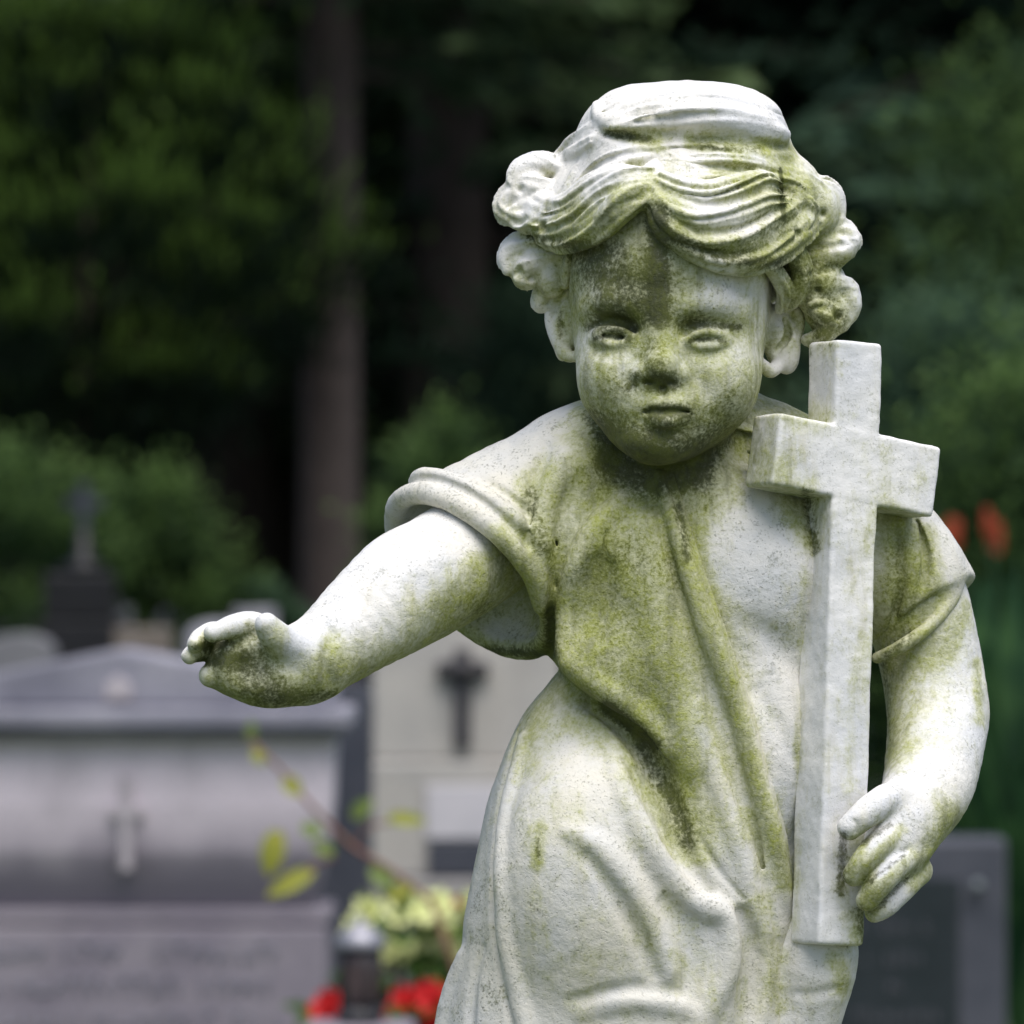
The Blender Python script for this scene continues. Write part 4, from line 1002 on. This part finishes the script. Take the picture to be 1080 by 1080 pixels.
def build_flowers():
    flower_bunch('white_begonia', 'cream white begonia clump between the tomb and the robe', 'flowers', 432, 985, 8.6, .10, 46, (.72, .74, .42), (.62, .66, .30), 80, 11, .024)
    flower_bunch('red_begonia', 'red begonia beside the robe above the white blossoms', 'flowers', 474, 968, 9.0, .035, 9, (.55, .02, .018), (.42, .015, .02), 20, 12, .026)
    flower_bunch('red_begonia', 'red begonia low in front of the grave lantern', 'flowers', 356, 1070, 8.5, .045, 16, (.60, .02, .02), (.45, .015, .02), 24, 13, .026)
    flower_bunch('red_begonia', 'red begonia low under the white blossoms', 'flowers', 440, 1068, 8.4, .055, 14, (.60, .02, .02), (.45, .015, .02), 30, 14, .026)
    # thin rose twig leaning over the graves
    B = 8.2; base = at(472, 985, B); gz = 0.0
    root = empty('rose_twig', (base.x, base.y, gz)); tag(root, 'thin bare rose twig with a few yellow leaves over the white blossoms', 'twig')
    P2 = lambda px, py, dB=0: at(px, py, B + dB) - Vector((base.x, base.y, gz))
    stem = [Vector((.05, .05, 0)), P2(486, 1040), P2(455, 950), P2(412, 918), P2(370, 892), P2(330, 852), P2(296, 812), P2(262, 778)]
    tw = plain_mat('twig_bark', (.20, .085, .075), (.14, .085, .05), .7)
    MB().tube(stem, [.008, .007, .006, .0052, .0046, .004, .0034, .0026], 7).build('stem', tw, root)
    MB().tube([P2(370, 892), P2(392, 870), P2(425, 866)], [.0032, .0026, .002], 6).build('stem', tw, root)
    MB().tube([P2(352, 905), P2(330, 912), P2(310, 934)], [.0032, .0026, .002], 6).build('stem', tw, root)
    ym = plain_mat('yellowing_leaf', (.27, .25, .03), (.18, .21, .03), .6, 60); gm = plain_mat('green_leaf', (.10, .15, .04), (.15, .19, .04), .6, 60)
    for px, py, dx, dz, L, W, mt in ((292, 876, -.2, -1, .075, .042, ym), (330, 918, -1, -.5, .085, .034, ym), (410, 862, 1, -.05, .06, .026, ym), (372, 862, .5, .5, .045, .03, gm), (264, 782, .1, 1, .035, .02, gm), (268, 790, .4, -.6, .03, .022, ym),
                                   (300, 820, .6, -.6, .04, .03, ym), (318, 872, .5, -.1, .04, .026, gm), (352, 900, -.7, .4, .04, .026, gm), (392, 915, .6, -.5, .05, .034, gm), (430, 935, -.3, -1, .05, .034, gm), (405, 945, .8, .3, .05, .03, ym)):
        MB().blade(P2(px, py), (dx, -.25, dz), L, W, (0, -1, .3), .2, 4).build('leaf', mt, root)

# ------------------------------------------------------------------ far monuments
def build_far_stones():
    ms = stone_mat('far_grey_stone', (.13, .13, .145), (.18, .18, .195), 4, (.12, .12, .13), .4)
    mb_ = stone_mat('far_brown_stone', (.12, .10, .085), (.16, .14, .12), 4, (.1, .09, .08), .4)
    ml = stone_mat('far_pale_stone', (.28, .28, .32), (.34, .34, .38), 4, (.14, .14, .16), .4)
    mk = stone_mat('far_black_stone', (.007, .007, .008), (.011, .011, .013), 4, (.01, .01, .01), .3, .4)
    B = 21; c = at(82, 620, B); gz = ground_z(c.y); s = S * B / 3; root = empty('black_monument', (c.x, c.y, gz)); tag(root, 'black grave monument with a tall slender iron cross left of the tree trunk', 'monument')
    z = lambda py: EYE + (620 - py) * s - gz
    MB().box(-.17, .17, 0, .26, .0, z(655), .012).box(-.15, .15, .02, .24, z(654.5), z(604), .02).build('pedestal', mk, root)
    MB().lathe([(.10, z(603)), (.12, z(598)), (.06, z(592)), (.035, z(585)), (.028, z(560))], (.015, .13, 0), 14).build('column', mk, root)
    MB().prism(cross_pts(.015, z(508), (560 - 508) * s, .16, .045, .09), .11, .15, .006).build('cross', stone_mat('iron_cross', (.025, .03, .04), (.035, .04, .055), 10), root)
    specs = [(20, 668, 17, 74, ms, 'arch', 'low grey rounded headstone at the left edge above the pediment'), (150, 662, 19, 60, mb_, 'flat', 'brownish flat topped headstone behind the pediment apex'), (228, 655, 22, 62, ml, 'arch', 'grey rounded headstone left of the tall trunk'),
             (300, 648, 24, 46, ml, 'point', 'small pointed grey headstone at the foot of the tall trunk'), (262, 622, 30, 34, mk, 'flat', 'small black square headstone far up the slope'), (185, 640, 28, 40, ml, 'arch', 'small far grey headstone between the black monument and the trunk'),
             (118, 634, 23, 40, ml, 'arch', 'small pale rounded headstone right of the black monument'), (268, 642, 23, 44, ml, 'flat', 'pale flat topped headstone just left of the tall trunk'), (12, 640, 24, 40, ml, 'flat', 'pale flat topped headstone by the left edge, left of the black monument'),
             (398, 596, 30, 30, ms, 'arch', 'pale far headstone just above the outstretched forearm'), (505, 470, 34, 90, ms, 'point', 'tall pale far monument beside the shoulder')]
    for px, py, B, wpx, mt, kind, lab in specs:
        c = at(px, 620, B); gz = ground_z(c.y); s = S * B / 3; h = EYE + (620 - py) * s - gz; w = wpx * s / 2
        if kind == 'arch': pts = [(-w, .12)] + [(-w * math.cos(a), h - w * .5 + w * .5 * math.sin(a)) for a in np.linspace(0, math.pi, 9)] + [(w, .12)]
        elif kind == 'point': pts = [(-w, .12), (-w, h - w * .6), (0, h), (w, h - w * .6), (w, .12)]
        else: pts = [(-w, .12), (-w, h), (w, h), (w, .12)]
        root = empty('headstone', (c.x, c.y, gz)); tag(root, lab, 'headstone', 'far headstones on the slope')
        MB().prism(pts, 0, .16, .012).build('slab', mt, root); MB().box(-w - .06, w + .06, -.08, .26, -.1, .119, .01).build('base', mt, root)

# ------------------------------------------------------------------ trees and plants
def quads_mesh(name, c, d, n, L, W, tip, mat, parent):
    """many small leaf faces: centre c, along d, facing n, each a bent diamond"""
    d = d / (np.linalg.norm(d, axis=1)[:, None] + 1e-9); s = np.cross(d, n); s /= np.linalg.norm(s, axis=1)[:, None] + 1e-9
    L = L[:, None]; W = W[:, None]
    v = np.stack((c - d * L * .5, c + s * W * .5 - d * L * .05, c + d * L * .5, c - s * W * .5 - d * L * .05), 1).reshape(-1, 3)
    q = np.arange(len(v)).reshape(-1, 4)
    t = np.repeat(tip, 4).reshape(-1, 4); t[:, 2] += .2; t[:, 0] -= .2
    return link_mesh(name, v, q, mat, parent, {'tip': t.ravel()}, smooth=False)

def spruce(name, label, px, B, H, R, seed, mats, group, z0=.06, trunk_r=None, nb=190, ns=15, trunk_top=None):
    r = np.random.default_rng(seed); c = at(px, 620, B); gz = ground_z(c.y)
    root = empty(name, (c.x, c.y, gz - .05)); tag(root, label, 'tree', group)
    tr = trunk_r or H * .017
    MB().tube([(0, 0, 0), (0, 0, .25), (.01*H*.1, 0, H*.3), (0, .01, H*.65), (0, 0, H)], [tr*1.35, tr*1.05, tr*.85, tr*.5, .02], 12).build('trunk', mats[1], root)
    zs = H * (z0 + (1 - z0) * r.random(nb) ** .9); ang = r.uniform(0, 2*np.pi, nb)
    C, Dd, Nn, LL, WW, T = [], [], [], [], [], []
    br = MB()
    for z, a in zip(zs, ang):
        f = 1 - z / H; L = R * (.25 + .75 * f ** .8) * r.uniform(.7, 1.1); dv = np.array((math.cos(a), math.sin(a), 0))
        drop = r.uniform(.15, .4)
        t = np.linspace(.15, 1, ns); p = np.array((0, 0, z)) + dv * (L * t)[:, None] + np.array((0, 0, 1)) * (L * (.12 * t - drop * t**2 + .1 * t**4))[:, None]
        br.tube([(0, 0, z), tuple(p[ns//2]), tuple(p[-1])], [.025, .014, .004], 4)
        side = np.array((-dv[1], dv[0], 0))
        for sg in (-1, 1, 0, 1, -1):
            sl = L * .28 * (1.1 - t) + .12
            off = side * (sg * sl * r.uniform(.2, .9, ns))[:, None] + np.array((0, 0, -1)) * (r.uniform(.0, .28, ns) * (sg == 0) + r.uniform(-.02, .1, ns))[:, None]
            C.append(p + off); Dd.append(dv * .6 + side * sg * .9 + np.array((0, 0, -.5)) * r.uniform(.0, 1.2, ns)[:, None] + r.normal(0, .25, (ns, 3)))
            Nn.append(np.array((0, 0, 1.)) + r.normal(0, .35, (ns, 3))); LL.append(r.uniform(.22, .42, ns)); WW.append(r.uniform(.07, .13, ns)); T.append(t * .75 - .15 + r.uniform(-.2, .2, ns) + .15 * (sg != 0))
    br.build('branches', mats[1], root)
    quads_mesh('crown', np.concatenate(C), np.concatenate(Dd), np.concatenate(Nn), np.concatenate(LL), np.concatenate(WW), np.concatenate(T), mats[0], root)
    return root

def bushy(name, label, cat, px, B, z0, H, rx, seed, mats, group, ncl=110, per=70, leaf=(.10, .05), trunk=True, up=.6, ry=None, clump=.17, top=.28, b0=.35):
    """a leafy tree or shrub: clumps of leaf faces scattered through an uneven crown"""
    r = np.random.default_rng(seed); c = at(px, 620, B); gz = ground_z(c.y); ry = ry or rx
    root = empty(name, (c.x, c.y, gz - .05)); tag(root, label, cat, group)
    if trunk:
        MB().tube([(0, 0, 0), (.02, 0, z0 + .2), (0, .03, H * .5), (.04, 0, H * .9)], [rx*.11, rx*.085, rx*.05, .015], 9).build('trunk', mats[1], root)
    th = r.uniform(0, 2*np.pi, ncl); cz = r.uniform(-1, 1, ncl); rad = r.uniform(.45, 1.0, ncl) ** .6; q = np.sqrt(1 - cz**2)
    wob = 1 + .22 * np.sin(3 * th + seed) + .15 * np.sin(5 * th + 7 * cz)
    cen = np.stack((q * np.cos(th) * rx * rad * wob, q * np.sin(th) * ry * rad * wob, z0 + (H - z0) * (.5 + .5 * cz * rad)), 1)
    if trunk:
        mb = MB()
        for i in range(0, ncl, 5): mb.tube([(0, 0, z0 + (H - z0) * .25), tuple(cen[i] * .5 + np.array((0, 0, cen[i][2] * .35))), tuple(cen[i])], [.03, .016, .005], 4)
        mb.build('limbs', mats[1], root)
    cs = clump * rx / .9
    C = np.repeat(cen, per, 0) + r.normal(0, 1, (ncl * per, 3)) * np.array((cs, cs, cs * .95))
    rel = (C - np.repeat(cen, per, 0)) / cs
    outw = C * np.array((1, 1, 0)) / rx + np.array((0, 0, up)); Dd = outw + r.normal(0, .5, C.shape)
    Nn = np.array((0, -.2, 1.)) + r.normal(0, .6, C.shape)
    tip = b0 + top * rel[:, 2] + .25 * (np.repeat(rad, per) - .7) + r.uniform(-.2, .2, len(C)) + np.repeat(r.uniform(-.25, .25, ncl), per)  # light from above put into the colour: clump tops paler, inner clumps darker
    quads_mesh('crown' if trunk else 'foliage', C, Dd, Nn, r.uniform(.6, 1.3, len(C)) * leaf[0], r.uniform(.6, 1.3, len(C)) * leaf[1], tip, mats[0], root)
    return root

def build_trees():
    bark = stone_mat('spruce_bark', (.045, .035, .03), (.03, .024, .02), 8, (.02, .016, .014), .5, .9, 40)
    barkr = stone_mat('reddish_bark', (.07, .055, .048), (.045, .036, .032), 6, (.03, .022, .02), .5, .9, 30)
    dk = leaf_mat('spruce_needles', (.026, .05, .026), (.12, .18, .075), .9)
    dkb = leaf_mat('blue_spruce_needles', (.022, .052, .04), (.085, .15, .095), .9)
    yew = leaf_mat('yew_needles', (.004, .012, .005), (.095, .165, .03), .8, 1.2)
    blue = leaf_mat('blue_green_leaves', (.018, .042, .026), (.085, .15, .085), .8)
    lite = leaf_mat('light_green_leaves', (.02, .046, .016), (.125, .21, .06), .8)
    g = 'dark conifers of the wood behind the graves'
    bushy('yew_tree', 'dense dark yew with light green branch tips at the left', 'tree', 88, 24, 1.5, 3.75, 1.12, 31, (yew, bark), None, 95, 330, (.10, .028), True, 2.2, 1.0, .115, .5, .08)
    spruce('spruce_tree', 'tall spruce with a bare straight reddish brown trunk right of the yew', 347, 25, 17, 2.6, 32, (dk, barkr), None, .2, .15, 150, 18)
    sp = [(470, 29, 15, 3.0, 33, 'spruce with drooping boughs right of the reddish trunk'), (240, 31, 16, 3.0, 34, 'spruce with a thin dark trunk between the yew and the reddish trunk'), (620, 32, 17, 3.3, 35, 'dark spruce directly behind the statue head'),
          (40, 33, 17, 3.4, 36, 'tall dark spruce behind the yew at the left edge'), (760, 31, 16, 3.2, 37, 'dark spruce behind the right curls of the statue'), (900, 33, 17, 3.4, 38, 'dark spruce above the marble cross'), (1010, 36, 18, 3.5, 39, 'dark spruce left of the pale gap at the right'),
          (1110, 30, 16, 3.2, 40, 'dark spruce cut by the right edge')]
    for px, B, H, R, sd, lab in sp: spruce('spruce_tree', lab, px, B, H, R, sd, (dkb if px > 560 else dk, bark), g, .1, None, 240, 15)
    # the rows behind close the view; they repeat two of the trees
    src = [o for o in COL.objects if o.name.startswith('spruce_tree')][1:3]
    i = 0
    for B, n, x0, x1 in ((41, 11, -9.5, 9.5), (50, 13, -12, 12), (62, 14, -15, 15)):
        for j in range(n):
            o = copy_tree(src[(i * 7 + j) % 2]); x = x0 + (x1 - x0) * (j + .5) / n + math.sin(i * 12.9) * .5
            o.location = (x, B - 3 + math.cos(i * 7.3) * 1.5, 0); o.location.z = ground_z(o.location.y) - .1; o.rotation_euler.z = i * 2.4
            sc = 1.05 + .25 * math.sin(i * 3.7); o.scale = (sc * 1.15, sc * 1.15, sc); i += 1
            tag(o, 'dark spruce deep in the wood behind the graves', 'tree', 'spruces deep in the wood')
    # shrubs under the trees
    sh = [(14, 22.6, .0, 1.62, .46, 51, lite, 'light green shrub at the left edge under the yew'), (160, 23.2, .0, 1.5, .42, 52, lite, 'round green shrub under the yew right of the black monument'), (478, 22.5, .0, 1.85, .34, 53, lite, 'light green shrub above the outstretched sleeve'), (545, 28, .0, 2.3, .7, 54, blue, 'blue green shrub behind the shoulder'),
          (284, 23.5, .0, 1.05, .2, 55, blue, 'small light shrub left of the reddish trunk'), (1065, 17, .0, 2.1, .55, 56, lite, 'light green shrub behind the red flowers at the right edge'), (985, 20, .0, 2.4, .6, 57, blue, 'dark green shrub behind the right arm of the cross'), (1075, 24, .0, 3.6, .8, 58, lite, 'tall light shrub at the right edge beside the pale gap'), (1030, 38, 3.4, 5.2, .55, 59, lite, 'pale green young tree showing through a gap at the upper right')]
    for px, B, z0, H, rx, sd, mt, lab in sh: bushy('leafy_shrub', lab, 'shrub', px, B, z0, H, rx, sd, (mt, bark), 'shrubs under the wood', 80, 240, (.06, .024), sd == 59, .5, None, .2)
    # upright cannas with red flowers at the right
    cl = leaf_mat('canna_leaf', (.014, .05, .022), (.06, .135, .045), 3); rd = plain_mat('canna_petal', (.40, .075, .03), (.30, .05, .03), .5, 40)
    labs = ['tall canna with an orange red flower just right of the raised sleeve', 'tall canna with an orange red flower nearest the right edge', 'green canna without a flower at the right edge', 'green canna without a flower behind the bent elbow']
    for i, (px, B, top, fl) in enumerate(((1003, 15.6, 562, True), (1047, 15.2, 564, True), (1074, 14.6, 590, False), (1024, 15.8, 606, False))):
        r = random.Random(60 + i); c = at(px, top, B); gz = ground_z(c.y); root = empty('canna_plant', (c.x, c.y, gz)); tag(root, labs[i], 'plant', 'cannas by the right edge'); H = c.z - gz
        MB().tube([(0, 0, 0), (.01, 0, H * .5), (0, 0, H)], [.014, .011, .005], 7).build('stem', cl, root)
        for j in range(24):
            a = r.uniform(0, 6.28); z = H * r.uniform(.08, .62)
            lf = MB().blade((.01*math.cos(a), .01*math.sin(a), z), (math.cos(a)*.28, math.sin(a)*.28, 1), H * r.uniform(.28, .36), .10, (math.cos(a), math.sin(a), -.2), r.uniform(-.12, .1), 6).build('leaf', cl, root); rand_attr(lf, j)
        if fl:
            mb = MB()
            for j in range(10):
                a = r.uniform(0, 6.28); mb.blade((.012*math.cos(a), .012*math.sin(a), H - .015 + r.uniform(-.05, .04)), (math.cos(a)*.6, math.sin(a)*.6, 1), .065, .04, (math.cos(a), math.sin(a), 0), .35, 4)
            mb.build('flower', rd, root)

# ------------------------------------------------------------------ light, camera
def build_view():
    sc = bpy.context.scene
    w = bpy.data.worlds.new('World'); sc.world = w; w.use_nodes = True; nt = w.node_tree
    sky = nt.nodes.new('ShaderNodeTexSky'); sky.sky_type = 'NISHITA'; sky.sun_disc = False
    el, az = math.radians(67), math.radians(163)       # azimuth clockwise from +Y: the sun stands behind the camera, a little to the right
    sky.sun_elevation = el; sky.sun_rotation = az; sky.air_density = 1.0; sky.dust_density = 3.0
    bg = nt.nodes['Background']; nt.links.new(sky.outputs[0], bg.inputs[0]); bg.inputs[1].default_value = SKY
    l = bpy.data.lights.new('sun', 'SUN'); l.energy = SUN; l.angle = math.radians(55); l.color = (1, .975, .94)
    o = bpy.data.objects.new('sun', l); COL.objects.link(o)
    d = Vector((math.sin(az) * math.cos(el), math.cos(az) * math.cos(el), math.sin(el)))
    o.rotation_euler = d.to_track_quat('Z', 'Y').to_euler(); o.location = d * 20
    cam = bpy.data.cameras.new('camera'); co = bpy.data.objects.new('camera', cam); COL.objects.link(co); sc.camera = co
    co.location = (0, -3, EYE); co.rotation_euler = (math.pi / 2, 0, 0)
    cam.lens = 36 * D / 1080; cam.shift_y = 80 / 1080; cam.clip_end = 1000
    cam.dof.use_dof = True; cam.dof.focus_distance = 2.93; cam.dof.aperture_fstop = FSTOP
    sc.view_settings.view_transform = 'Standard'; sc.view_settings.look = 'None'; sc.view_settings.exposure = 0
    sc.cycles.max_bounces = 6; sc.cycles.use_denoising = True

SKY, SUN, FSTOP = .15, 4.3, 10.5
build_view(); build_ground(); build_statue(); build_graves(); build_flowers(); build_far_stones(); build_trees()
